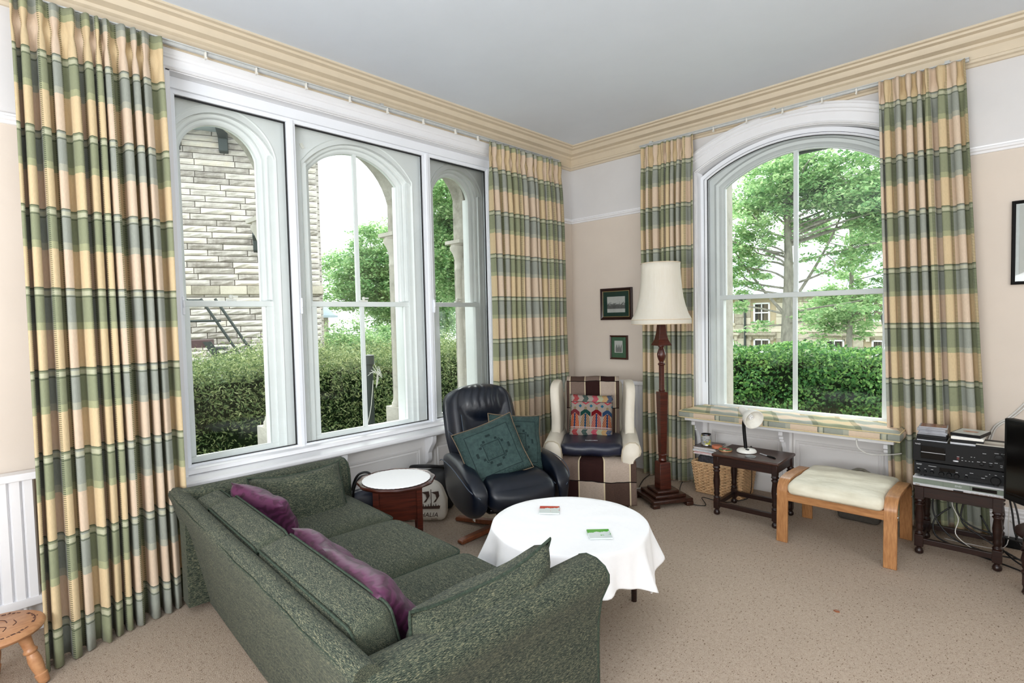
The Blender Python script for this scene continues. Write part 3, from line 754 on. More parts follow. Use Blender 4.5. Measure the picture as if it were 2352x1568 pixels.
# back: profile in (y,z), leaning outwards
bm = bmn()
bp = [(.04, .02), (.02, .12), (-.03, .36), (-.078, .52), (-.086, .548), (-.080, .568), (-.064, .578), (-.044, .578), (-.026, .570), (-.012, .552), (.012, .48), (.07, .3), (.09, .05)]
nb = 14
grid(bm, len(bp), nb, lambda i, j: Vector((.015+1.905*j/(nb-1), bp[i][0]+.002*math.sin(j*.9), bp[i][1]+.0015*math.sin(j*1.7))), closeu=True)
bm.verts.ensure_lookup_table(); cap(bm, bm.verts[:len(bp)][::-1]); cap(bm, bm.verts[-len(bp):])
back = obj('back', bm, M['chx'], sofa, smooth=60)
bm = bmn(); tube(bm, [Vector((.02, -.078, .562))]+[Vector((.02+1.88*k/20, -.085+.002*math.sin(k), .556+.003*math.sin(k*2.1))) for k in range(1, 21)], .0016, 6); obj('piping', bm, M['pipe_green'], back)
def arm(sx, x_in, kz=1.0, ky=1.0):
    """sx=+1: rolls outwards to +x"""
    prof = [(0, .06), (0, .40), (.004, .50), (.012, .545), (.032, .578), (.065, .592), (.105, .590), (.14, .572), (.158, .545), (.158, .515), (.145, .485), (.125, .44), (.112, .36), (.108, .25), (.108, .04), (.0, .04)]
    ys = [-.055, -.045, .0, .2, .4, .6, .75, .80, .815, .82]; bm = bmn(); n = len(prof)
    cx_, cz_ = .06, .4
    def f(i, j):
        p, z = prof[i]; k = {0: .96, 8: .97, 9: .93}.get(j, 1); k2 = 1-.03*max(0, ys[j]-.6)/.2
        zz = z*1.0
        if z > .45: zz = z-.012*(1-min(1, max(0, ys[j])/.3))*0
        return Vector((x_in+sx*(cx_+(p-cx_)*k), ys[j]*ky, (cz_+(zz-cz_)*k)*kz if z > .1 else zz))
    rows = grid(bm, n, len(ys), f, closeu=True); cap(bm, rows[0]); cap(bm, rows[-1])
    o = obj('arm', bm, M['chy'], sofa, smooth=55)
    bm = bmn(); tube(bm, [Vector((x_in+sx*(cx_+(p-cx_)*.985), .805*ky, (cz_+(z-cz_)*.985)*kz)) for p, z in prof[1:-1]], .0042, 6); obj('piping', bm, M['pipe_green'], o)
arm(-1, .175, .985, .95); arm(1, 1.805, .935, .99)
for k in range(3):
    w_ = .538; x0 = .18+k*.540
    bm = bmn(); rbox(bm, (0, 0, 0), (w_, .58, .16), .045, (.004, .012, .022), 10)
    c = obj('seat_cushion', bm, M['chx'], sofa, loc=(x0+w_/2, .455, .325), smooth=180)
    for zz, zs in ((.075, .012), (-.072, -.01)):
        bm = bmn(); hw, hy, r = w_/2-.006, .284, .04
        pts = []
        for qx, qy, a0 in ((1, 1, 0), (-1, 1, 90), (-1, -1, 180), (1, -1, 270)):
            for q in range(5):
                a = math.radians(a0+q*22.5); pts.append(Vector((qx*(hw-r)+r*math.cos(a), qy*(hy-r)+r*math.sin(a), zz-.012*(1 if zs > 0 else -1))))
        tube(bm, pts, .0045, 6, closed=True); obj('piping', bm, M['pipe_green'], c)
# two back cushions standing against the back
def back_cushion(x0, x1, h, tilt, y, dz=0, dy=0):
    bm = bmn(); W_ = x1-x0
    rbox(bm, (0, 0, 0), (W_, .13, h), .032, (.004, .012, .008), 10)
    o = obj('back_cushion', bm, M['chx'], sofa, loc=((x0+x1)/2, y, .36+h/2+dz), rot=(tilt, 0, 0), smooth=180)
    for sy in (-1, 1):
        bm = bmn(); hw, hh, r = W_/2-.006, h/2-.006, .03; pts = []
        for qx, qz, a0 in ((1, 1, 0), (-1, 1, 90), (-1, -1, 180), (1, -1, 270)):
            for q in range(5):
                a = math.radians(a0+q*22.5); pts.append(Vector((qx*(hw-r)+r*math.cos(a), sy*.057, qz*(hh-r)+r*math.sin(a)+.004)))
        tube(bm, pts, .004, 6, closed=True); obj('piping', bm, M['pipe_green'], o)
back_cushion(.205, .43, .225, math.radians(14), .062, dz=-.012)
back_cushion(.432, 1.06, .235, math.radians(15), .068)
back_cushion(1.062, 1.785, .24, math.radians(13), .064)

def fabric(name, c1, c2, sc_, rough=.8, bumpk=.3, wave=False, sheen=.2, spec=.3):
    q = NT(name); co = q.coords('Object')
    if wave:
        wv = q.n('ShaderNodeTexWave', wave_type='RINGS'); q.L(co, wv.inputs[0]); wv.inputs['Scale'].default_value = 9; wv.inputs['Distortion'].default_value = 7; wv.inputs['Detail'].default_value = 2
        wv.inputs['Detail Scale'].default_value = 1.6
        h = wv.outputs[1]
    else: h = q.noise(co, sc_, 4)
    q.bump(h, bumpk, .004)
    q.p.inputs['Sheen Weight'].default_value = sheen
    return q.base(q.ramp(h, [(.3, c1), (.7, c2)]), rough, 0, spec)
M['purple'] = fabric('purple_damask', lin(66, 23, 52), lin(88, 37, 72), 30, .5, .35, True, .08, .4)
def loose(name, label, cat, w_, h_, t_, loc, rot, mat, pipe=None, seed=0, n=16, dent=.06, sag=0, group=None, piper=.005, pinch=.35):
    """a free cushion, origin at its centre"""
    t = thing(name, label, cat, loc, 0, group); t.rotation_euler = rot
    bm = bmn(); edge = pillow(bm, w_, h_, t_, n=n, dent=dent, sag=sag, seed=seed, pinch=pinch)
    obj('cover', bm, mat, t, smooth=180)
    if pipe:
        bm = bmn(); tube(bm, edge, piper, 6, closed=True); obj('piping', bm, pipe, t)
    return t
R = math.radians
loose('cushion', 'green chenille pillow leaning on the far sofa arm by the window', 'cushion', .46, .31, .16, (-2.615, 1.17, .485), Euler((R(-24), 0, R(84))), M['chx'], M['pipe_green'], 1, sag=.02)
loose('cushion', 'green chenille pillow leaning on the sofa arm nearest the camera', 'cushion', .54, .33, .19, (-1.17, 1.06, .47), Euler((R(14), R(-3), R(88))), M['chx'], M['pipe_green'], 2, dent=.05, sag=.035)
loose('cushion', 'purple damask cushion tucked in the far corner of the sofa', 'cushion', .36, .30, .13, (-2.50, .965, .485), Euler((R(28), R(8), R(14))), M['purple'], None, 3, group='purple sofa cushions')
loose('cushion', 'purple damask cushion half behind another in the middle of the sofa', 'cushion', .38, .30, .12, (-1.80, .93, .465), Euler((R(36), R(4), R(-2))), M['purple'], None, 4, group='purple sofa cushions')
loose('cushion', 'purple damask cushion lowest on the sofa, nearest the camera', 'cushion', .44, .31, .13, (-1.47, .885, .485), Euler((R(34), R(-2), R(-6))), M['purple'], None, 5, group='purple sofa cushions')

# ------------------------------------------------------------------ round side table by the window
st = thing('side_table', 'round mahogany sewing table with scalloped top beside the sofa', 'table', (-2.56, 1.695, 0), R(-32))
ZT = .476
bm = bmn(); lathe(bm, [(.0, ZT-.018), (.195, ZT-.02), (.207, ZT-.014), (.214, ZT-.004), (.210, ZT+.004), (.200, ZT), (.0, ZT)], 72, squash=lambda a, j: 1+.018*math.cos(12*a) if j in (1, 2, 3, 4) else 1)
obj('table_top', bm, M['mahog'], st, smooth=50)
bm = bmn(); lathe(bm, [(.165, ZT-.20), (.165, ZT-.02)], 4, a0=PI/4); obj('box_body', bm, M['mahog'], st, smooth=0, bevel=.003)
for k in range(4):
    a = PI/4+k*PI/2; bm = bmn()
    lathe(bm, [(.017, 0), (.022, ZT-.2), (.022, ZT-.02)], 4, T((.163*math.cos(a), .163*math.sin(a), 0)), a0=PI/4)
    obj('leg', bm, M['mahog'], st, smooth=0, bevel=.002)
bm = bmn(); pr_ = [(0, ZT+.006), (.176, ZT+.006), (.186, ZT+.005), (.188, ZT+.003), (.178, ZT+.0022), (0, ZT+.0022)]
lathe(bm, pr_, 120, squash=lambda a, j: 1+.012*math.cos(46*a) if j in (2, 3) else 1)
M['linen'] = flat('white_linen', lin(246, 246, 246), .8, var=.01, vs=60, bump=.1, bs=300)
tag(obj('doily', bm, M['linen'], loc=(-2.56, 1.695, 0), smooth=40), 'round white lace edged cloth on the mahogany side table', 'doily')

# handbag, tote and dark bag on the floor
M['navy_leather'] = flat('navy_handbag_leather', lin(24, 30, 52), .35, var=.25, vs=7, bump=.25, bs=6)
hb = thing('handbag', 'navy leather handbag with looped handles between sofa and side table', 'bag', (-2.905, 1.70, 0), R(62))
bm = bmn(); rbox(bm, (0, 0, .17), (.30, .13, .34), .03, (.0, .02, 0), 10, fn=lambda q: Vector((q.x*(1-.10*(q.z/.17)), q.y*(1-.35*(q.z/.17)), q.z+(.012*math.cos(q.x*18) if q.z > .1 else 0)))); obj('body', bm, M['navy_leather'], hb, smooth=180)
for sy in (-1, 1):
    bm = bmn(); tube(bm, smoothpts([(-.075, sy*.045, .30), (-.068, sy*.05, .37), (-.035, sy*.04, .43), (.02, sy*.035, .437), (.06, sy*.045, .38), (.075, sy*.045, .30)]), .0075, 8); obj('handle', bm, M['cable_black'], hb)
bm = bmn(); lathe(bm, [(.016, 0), (.016, .006), (.010, .008)], 16, T((.06, -.068, .235), (PI/2, 0, 0))); obj('stud', bm, M['navy_leather'], hb)
M['canvas'] = flat('cream_canvas', lin(224, 218, 206), .9, var=.05, vs=12, bump=.3, bs=9)
tb = thing('tote_bag', 'cream canvas tote bag printed with brown sailing ships behind the side table', 'bag', (-3.012, 2.185, 0), R(42))
bm = bmn(); rbox(bm, (0, 0, .135), (.36, .15, .27), .05, (0, .02, .0), 12, fn=lambda q: Vector((q.x*(1-.22*max(0, q.z/.135)), q.y*(1-.45*max(0, q.z/.135)), q.z+.03*max(0, q.z/.135)*math.cos(q.x*9+.6)))); obj('body', bm, M['canvas'], tb, smooth=180)
def text(s, size, mat, parent, loc, rot, name='lettering', ext=.0006, align='LEFT', shear=0):
    cu = bpy.data.curves.new('txt', 'FONT'); cu.body = s; cu.size = size*S; cu.extrude = ext*S; cu.align_x = align; cu.resolution_u = 2; cu.shear = shear
    to = bpy.data.objects.new('txt', cu); COL.objects.link(to)
    me = bpy.data.meshes.new_from_object(to.evaluated_get(bpy.context.evaluated_depsgraph_get()))
    bpy.data.objects.remove(to); me.materials.clear(); me.materials.append(mat)
    o = bpy.data.objects.new(name, me); COL.objects.link(o); o.parent = parent
    o.location = Vector(loc)*S; o.rotation_euler = rot; return o
YF = -.098
text('CHALIA', .043, M['inkdark'], tb, (-.02, YF+.003, .048), (PI/2, 0, 0), shear=.25)
text('DAIEL', .018, M['inkdark'], tb, (.085, YF+.004, .026), (PI/2, 0, 0))
bm = bmn()
fp = lambda a, b, d: Vector((a, YF-.001+d+.0*b, b))
prism(bm, [(-.13, .105), (.145, .105), (.15, .125), (.02, .118), (-.13, .122)], fp, -.003, .003)
for x in (-.05, .025, .09):
    prism(bm, [(x, .215), (x+.05, .222), (x+.055, .19), (x+.03, .15), (x+.012, .145), (x+.035, .175), (x+.03, .20)], fp, -.0, .003)
    prism(bm, [(x-.002, .12), (x+.002, .12), (x+.002, .235), (x-.002, .235)], fp, -.003, .0)
for k in range(16):
    x = -.12+k*.017; h = .012+.014*((k*7) % 5)/5
    prism(bm, [(x, .118), (x+.006, .118), (x+.004, .118+h), (x+.001, .118+h)], fp, -.003, .002)
obj('ship_print', bm, M['inkdark'], tb, smooth=0)
bm = bmn(); rbox(bm, (0, 0, .15), (.30, .11, .30), .05, (0, .02, 0), 8, fn=lambda q: Vector((q.x, q.y*(1-.4*max(0, q.z/.15)), q.z+.02*math.sin(q.x*20)*(q.z > .05))))
bb = tag(obj('shoulder_bag', bm, M['cable_black'], loc=(-3.10, 2.36, 0), rot=(0, 0, R(52)), smooth=180), 'black bag slumped against the dado behind the cream tote', 'bag')
bm = bmn(); tube(bm, smoothpts([(-.13, -.01, .29), (-.15, -.05, .33), (-.05, -.09, .34), (.06, -.06, .32), (.12, 0, .29)]), .012, 8); obj('strap', bm, M['cable_black'], bb)

# ------------------------------------------------------------------ navy leather recliner
def leather(name, c, rough=.33, var=.22):
    q = NT(name); co = q.coords('Object'); q.bump(q.noise(co, 260, 3), .12, .002)
    return q.base(q.ramp(q.noise(co, 9, 4), [(.3, dk(c, 1-var)), (.7, dk(c, 1+var))]), rough, 0, .5)
M['navy'] = leather('navy_leather', lin(8, 15, 27), .34)
rc = thing('recliner', 'navy leather swivel recliner with wooden base beside the window', 'armchair', (-2.475, 2.43, 0), R(-20))
for k, a in enumerate((-72, 0, 72, 144, 216)):
    a = R(a-0); bm = bmn()
    prism(bm, [(.0, .028), (.02, .028), (.335, .012), (.35, .016), (.352, .03), (.34, .04), (.0, .062)], lambda d, z, t: Vector((math.cos(a)*d-math.sin(a)*t, math.sin(a)*d+math.cos(a)*t, z-.012)), -.023, .023)
    obj('leg', bm, M['beech'], rc, smooth=30, bevel=.006)
bm = bmn(); lathe(bm, [(.036, .03), (.036, .16), (.05, .165), (.11, .20), (.11, .225)], 24); obj('column', bm, M['black_plastic'], rc)
bm = bmn(); rbox(bm, (.02, 0, .235), (.56, .44, .04), .018, n=6); obj('seat_shell', bm, M['black_gloss'], rc, smooth=180)
bm = bmn(); rbox(bm, (.06, 0, .325), (.58, .45, .15), .055, (.03, .0, .035), 12, fn=lambda q: Vector((q.x, q.y, q.z-.03*max(0, (q.x-.15)/.15)**2 if q.x > .15 else q.z)))
sc_ = obj('seat', bm, M['navy'], rc, smooth=180)
def leather_seam(parent, pts, r=.003):
    bm = bmn(); tube(bm, pts, r, 6); obj('seam', bm, M['seam'], parent)
M['seam'] = flat('leather_seam', lin(60, 70, 84), .5)
leather_seam(sc_, smoothpts([(.30, -.222, .325), (.345, -.17, .325), (.365, 0, .322), (.345, .17, .325), (.30, .222, .325)]))
leather_seam(sc_, smoothpts([(-.1, -.15, .40), (.1, -.16, .405), (.22, -.19, .39), (.31, -.23, .34)])); leather_seam(sc_, smoothpts([(-.1, .15, .40), (.1, .16, .405), (.22, .19, .39), (.31, .23, .34)]))
for sy in (-1, 1):
    # curved side panel with padded sloping armrest
    bm = bmn()
    xs = [-.30, -.24, -.14, -.02, .10, .20, .28, .325, .345]
    top = [.44, .485, .505, .505, .492, .47, .435, .39, .34]; botm = [.24, .20, .175, .165, .165, .18, .20, .23, .27]
    yo = [.245, .265, .275, .28, .285, .29, .285, .278, .265]
    nn = 14
    def f(i, j):
        a = 2*PI*i/nn; zt, zb = top[j], botm[j]; hz = (zt-zb)/2; zc = (zt+zb)/2
        ca, sa = math.cos(a), math.sin(a); z = zc+hz*math.copysign(abs(sa)**.55, sa)
        padd = .036+.042*max(0, (z-zc)/hz)**2 if j not in (0, len(xs)-1) else .035
        return Vector((xs[j], sy*(yo[j]+padd*math.copysign(abs(ca)**.7, ca)), z))
    rows = grid(bm, nn, len(xs), f, closeu=True); cap(bm, rows[0]); cap(bm, rows[-1])
    am = obj('arm', bm, M['navy'], rc, smooth=180, sub=1)
    leather_seam(am, smoothpts([(-.28, sy*.315, .425), (-.14, sy*.347, .465), (.0, sy*.353, .465), (.12, sy*.358, .453), (.22, sy*.356, .428), (.30, sy*.335, .38), (.345, sy*.285, .335)]))
# back: slab with bolsters and a creased headrest pad
BH = .605; bt = R(-19)
mb = T((-.20, 0, .33), (0, bt, 0))
def bw(v):
    if v < .72: return .225+.045*math.sin(min(1, v/.5)*PI/2)-.01*max(0, v-.5)
    t = (v-.72)/.28; return .265*max(0, 1-t**3.2)**.55
NV, NU = 40, 33
def front(i, j):
    v = j/(NV-1); u = -1+2*i/(NU-1); hw = max(bw(v), .02); y = u*hw; z = v*BH
    x = .06*(1-abs(u)**3)
    bol = math.exp(-((abs(u)-.74)/.16)**2)*.028*min(1, v*5)*(1 if v < .93 else .4)
    e = ((y)/.165)**2+((z-.475)/.135)**2
    head = .046*max(0, 1-e)**.8 if e < 1 else 0
    cre = .008*math.sin(y*125+2*math.sin(z*30))*max(0, 1-e)**.3*(1 if z > .42 else .4) if e < 1 else 0
    ln = .022*math.exp(-((v-.22)/.16)**2)*(1-u*u)
    edge = (1-abs(u)**10)*(1-max(0, (v-.9)/.1)**3)
    return mb @ Vector(((.05+bol+head+cre+ln)*edge+x*.2, y, z))
def rear(i, j):
    v = j/(NV-1); u = -1+2*i/(NU-1); hw = max(bw(v), .02)
    return mb @ Vector((-.055*(1-abs(u)**4)*(1-max(0, (v-.9)/.1)**3), u*hw, v*BH))
bm = bmn(); A_ = grid(bm, NU, NV, front); B_ = grid(bm, NU, NV, rear)
bmesh.ops.remove_doubles(bm, verts=bm.verts, dist=.002)
bl = [e for e in bm.edges if e.is_boundary]
if bl:
    try: bmesh.ops.bridge_loops(bm, edges=bl)
    except Exception: pass
bk = obj('back', bm, M['navy'], rc, smooth=180)
bk_f = lambda y, z, o=.0: mb @ Vector((o, y, z))
leather_seam(bk, [front(int(16-10*1), j)+Vector((.004, 0, 0)) for j in range(2, 26)]); leather_seam(bk, [front(26, j)+Vector((.004, 0, 0)) for j in range(2, 26)])
leather_seam(bk, smoothpts([mb @ Vector((.058+.0*k, -.165*math.cos(a)*.98, .475+.133*math.sin(a))) for k, a in enumerate([PI+PI*q/12 for q in range(13)])], 2))
for sy in (-1, 1): leather_seam(bk, smoothpts([mb @ Vector((.07, sy*.155, .17)), mb @ Vector((.085, sy*.2, .21)), mb @ Vector((.05, sy*.262, .29))]))
bm = bmn(); cbox(bm, (.17, -.26, .175), (.03, .004, .05)); obj('care_label', bm, M['white_plastic'], rc, smooth=0)
# teal quilted cushions
def quilt(name):
    q = NT(name); uv = q.n('ShaderNodeUVMap'); sp = q.n('ShaderNodeSeparateXYZ'); q.L(uv.outputs[0], sp.inputs[0]); u, v = sp.outputs[0], sp.outputs[1]
    du = q.math('ABSOLUTE', q.math('SUBTRACT', u, .5)); dv = q.math('ABSOLUTE', q.math('SUBTRACT', v, .5)); mx = q.math('MAXIMUM', du, dv)
    st_ = q.math('ADD', q.math('SNAP', du, .04), q.math('SNAP', dv, .04))
    l1 = q.between(mx, .355, .367); l2 = q.between(mx, .128, .14); l3 = q.between(st_, .235, .275)
    line = q.math('MAXIMUM', q.math('MAXIMUM', l1, l2), q.math('MULTIPLY', q.math('MULTIPLY', l3, q.math('GREATER_THAN', mx, .15)), q.math('LESS_THAN', q.math('FRACT', q.math('MULTIPLY', st_, 50)), .5)))
    h = q.math('MULTIPLY', q.math('ADD', q.math('SINE', q.math('MULTIPLY', q.math('ADD', u, v), 190)), q.math('SINE', q.math('MULTIPLY', q.math('SUBTRACT', u, v), 190))), .25)
    zone = q.math('MAXIMUM', q.math('GREATER_THAN', mx, .37), q.math('LESS_THAN', mx, .128))
    hh = q.math('SUBTRACT', q.math('MULTIPLY', h, zone), q.math('MULTIPLY', line, 1.2))
    q.bump(hh, .55, .006)
    col = q.mix(line, q.ramp(q.noise(q.coords('Object'), 40, 3), [(.3, lin(40, 58, 57)), (.7, lin(54, 74, 71))]), lin(20, 36, 36))
    return q.base(col, .75, 0, .25)
M['teal'] = quilt('teal_quilted_cotton'); M['tan_pipe'] = flat('tan_piping', lin(108, 92, 72), .8)
loose('cushion', 'teal quilted cushion with tan piping in front on the navy recliner', 'cushion', .40, .37, .11, (-2.395, 2.285, .545), Euler((R(-24), R(-17), R(62))), M['teal'], M['tan_pipe'], 6, n=20, piper=.0035)
loose('cushion', 'teal quilted cushion with tan piping behind another on the recliner', 'cushion', .37, .37, .10, (-2.40, 2.50, .56), Euler((R(-22), R(7), R(66))), M['teal'], M['tan_pipe'], 7, n=20, piper=.0035)

# ------------------------------------------------------------------ wing chair
wc = thing('wing_chair', 'cream leather wing chair draped with a brown patchwork throw', 'armchair', (-2.363, 3.289, 0), R(34)); WS = (.93, .95, .90); wc.scale = WS
M['cream_leather'] = leather('cream_leather', lin(214, 206, 190), .45, .03)
M['braid_cream'] = flat('cream_piping_edge', lin(176, 164, 142), .5)
bm = bmn(); box(bm, -.29, .29, -.31, .28, .09, .30); obj('seat_base', bm, M['cream_leather'], wc, bevel=.02)
bm = bmn(); rbox(bm, (0, -.02, .335), (.44, .54, .11), .04, (0, .0, .005), 8); obj('seat', bm, M['cream_leather'], wc, smooth=180)
bm = bmn(); rbox(bm, (0, 0, .32), (.50, .13, .65), .05, (0, 0, .0), 8, m=T((0, .325, .31), (R(-9), 0, 0))); obj('back', bm, M['cream_leather'], wc, smooth=180)
for sx in (-1, 1):
    wp = [(.36, .50), (.36, .93), (.335, .955), (.29, .965), (.20, .965), (.13, .95), (.085, .91), (.07, .84), (.062, .74), (.04, .62), (.01, .54), (-.04, .50)]
    bm = bmn(); ts = [-.040, -.034, -.02, 0, .02, .034, .040]
    pc = (.20, .72)
    def f(i, j):
        y, z = wp[i]; k = (1-(abs(ts[j])/.0402)**2)**.5; sh = .84+.16*k if i not in () else 1
        x = sx*(.262+.035*max(0, (z-.5)/.46)+.03*max(0, (.2-y)/.2)) + ts[j]
        return Vector((x, pc[0]+(y-pc[0])*sh, pc[1]+(z-pc[1])*(.94+.06*k)))
    rows = grid(bm, len(wp), len(ts), f, closeu=True); cap(bm, rows[0]); cap(bm, rows[-1])
    wg = obj('wing', bm, M['cream_leather'], wc, smooth=180, sub=1)
    # rolled arm: scroll profile extruded front to back
    ap = [(-.045, .10), (-.045, .44), (-.04, .49), (-.02, .53), (.015, .55), (.06, .55), (.09, .525), (.10, .485), (.09, .45), (.062, .432), (.045, .41), (.045, .10)]
    bm = bmn(); ys = [-.315, -.30, -.28, 0, .2, .34]
    def f2(i, j):
        x, z = ap[i]; k = (.82, .95, 1, 1, 1, 1)[j]
        return Vector((sx*(.265+.02+(x-.02)*k), ys[j], .32+(z-.32)*(1-(1-k)*.35)))
    rows = grid(bm, len(ap), len(ys), f2, closeu=True); cap(bm, rows[0]); cap(bm, rows[-1])
    ar = obj('arm', bm, M['cream_leather'], wc, smooth=60)
    bm = bmn(); tube(bm, [Vector((sx*(.265+.02+(x-.02)*.97), -.303, .32+(z-.32)*.985)) for x, z in ap], .0045, 6); obj('piping', bm, M['braid_cream'], ar)
for lx, ly in ((-.25, -.27), (.25, -.27), (-.25, .24), (.25, .24)):
    bm = bmn(); lathe(bm, [(.018, 0), (.028, .06), (.034, .1)], 4, a0=PI/4); obj('leg', bm, M['dark_wood'], wc, loc=(lx, ly, 0), smooth=0)
# the throw: patchwork over back, seat and front
def patchwork(name):
    q = NT(name); uv = q.n('ShaderNodeUVMap'); sp = q.n('ShaderNodeSeparateXYZ'); q.L(uv.outputs[0], sp.inputs[0]); u, v = sp.outputs[0], sp.outputs[1]
    PU, PV = .19, .235
    iu = q.math('FLOOR', q.math('DIVIDE', u, PU)); iv = q.math('FLOOR', q.math('DIVIDE', v, PV)); fu = q.math('FRACT', q.math('DIVIDE', u, PU)); fv = q.math('FRACT', q.math('DIVIDE', v, PV))
    k = q.math('DIVIDE', q.math('ADD', q.math('MODULO', q.math('ADD', q.math('MULTIPLY', iv, 3), q.math('ADD', iu, 3)), 4), .5), 4)
    rm = q.n('ShaderNodeValToRGB'); rm.color_ramp.interpolation = 'CONSTANT'; el = rm.color_ramp.elements
    el[0].position = 0; el[0].color = (*lin(122, 104, 94), 1); el[1].position = .25; el[1].color = (*lin(50, 30, 28), 1)
    e = el.new(.5); e.color = (*lin(178, 162, 148), 1); e = el.new(.75); e.color = (*lin(84, 66, 58), 1); q.L(k, rm.inputs[0])
    co = q.n('ShaderNodeMapping'); q.L(uv.outputs[0], co.inputs[0]); co.inputs['Scale'].default_value = (.25, 1, 1)
    nz = q.noise(co.outputs[0], 240, 3, .7)
    col = q.mix(.45, rm.outputs[0], q.ramp(nz, [(.3, (.35, .33, .31)), (.7, (1, 1, 1))]), 'MULTIPLY')
    col = q.mix(q.math('LESS_THAN', fu, .05), col, lin(206, 192, 160)); col = q.mix(q.math('LESS_THAN', fv, .03), col, lin(22, 18, 18))
    q.bump(nz, .35, .004); return q.base(col, .95, 0, .1)
M['patch'] = patchwork('brown_patchwork_wool')
path = [(.43, .80), (.43, .92), (.415, .955), (.375, .975), (.33, .962), (.292, .92), (.262, .8), (.235, .66), (.21, .52), (.18, .43), (.12, .415), (0, .42), (-.14, .42), (-.25, .415), (-.305, .395), (-.335, .35), (-.345, .26), (-.35, .17), (-.352, .075)]
path = [(p.x, p.y) for p in smoothpts([(a, b, 0) for a, b in path], 4)]
cl = [0]
for k in range(1, len(path)): cl.append(cl[-1]+math.hypot(path[k][0]-path[k-1][0], path[k][1]-path[k-1][1]))
NUt = 29
def thw(y, z):
    if z > .47 and y > .1: return .218+.01*(z-.5)
    if z < .40 and y < -.25: return .325
    t = min(1, max(0, (-y-.1)/.2)); return .225+.1*t**2
def fthrow(i, j):
    y, z = path[j]; u = -1+2*i/(NUt-1); hw = thw(y, z); x = u*hw
    wob = .006*math.sin(9*u+cl[j]*14)+.004*math.sin(23*u+5*cl[j]); zz = z
    if -.3 < y < .16: zz = z-.03*max(0, abs(u)-.85)/.15*0 + wob*.3
    if y < -.30: y += wob-.02*(1-abs(u))*0; zz = z-.006*math.sin(4*u)
    if z > .47 and y > .1: y -= wob+.0; zz = z+.003*math.sin(5*u+1)*(z > .9)
    return Vector((x, y, zz))
bm = bmn(); grid(bm, NUt, len(path), fthrow, uv=lambda i, j: (-.04+.66*i/(NUt-1), 3-cl[j]+.11))
ob = obj('throw_blanket', bm, M['patch'], smooth=180, solid=.008, loc=(-2.363, 3.289, 0), rot=(0, 0, R(34))); ob.scale = WS
tag(ob, 'brown and beige patchwork throw spread over the cream wing chair', 'blanket')
# navy pad and tapestry cushion
M['navy_nylon'] = flat('navy_nylon', lin(22, 26, 44), .38, var=.3, vs=10, bump=.35, bs=11)
def wcl(x, y, z): x *= WS[0]; y *= WS[1]; return (-2.363+math.cos(R(34))*x-math.sin(R(34))*y, 3.289+math.sin(R(34))*x+math.cos(R(34))*y, z*WS[2])
sp_ = thing('seat_pad', 'shiny navy nylon pad on the wing chair seat', 'cushion', wcl(0, -.065, .432), R(34))
bm = bmn(); rbox(bm, (0, 0, .04), (.43, .44, .085), .03, (.006, .008, .008), 10, fn=lambda q: q+Vector((0, .004*math.sin(q.x*40), .004*math.sin(q.x*33+q.y*21)))); obj('cover', bm, M['navy_nylon'], sp_, smooth=180)
bm = bmn()
for k in range(9): box(bm, -.045+k*.010, -.039+k*.010, -.125, -.115-.003*(k % 3), .0905, .0925)
obj('worn_lettering', bm, M['ink'], sp_, smooth=0)
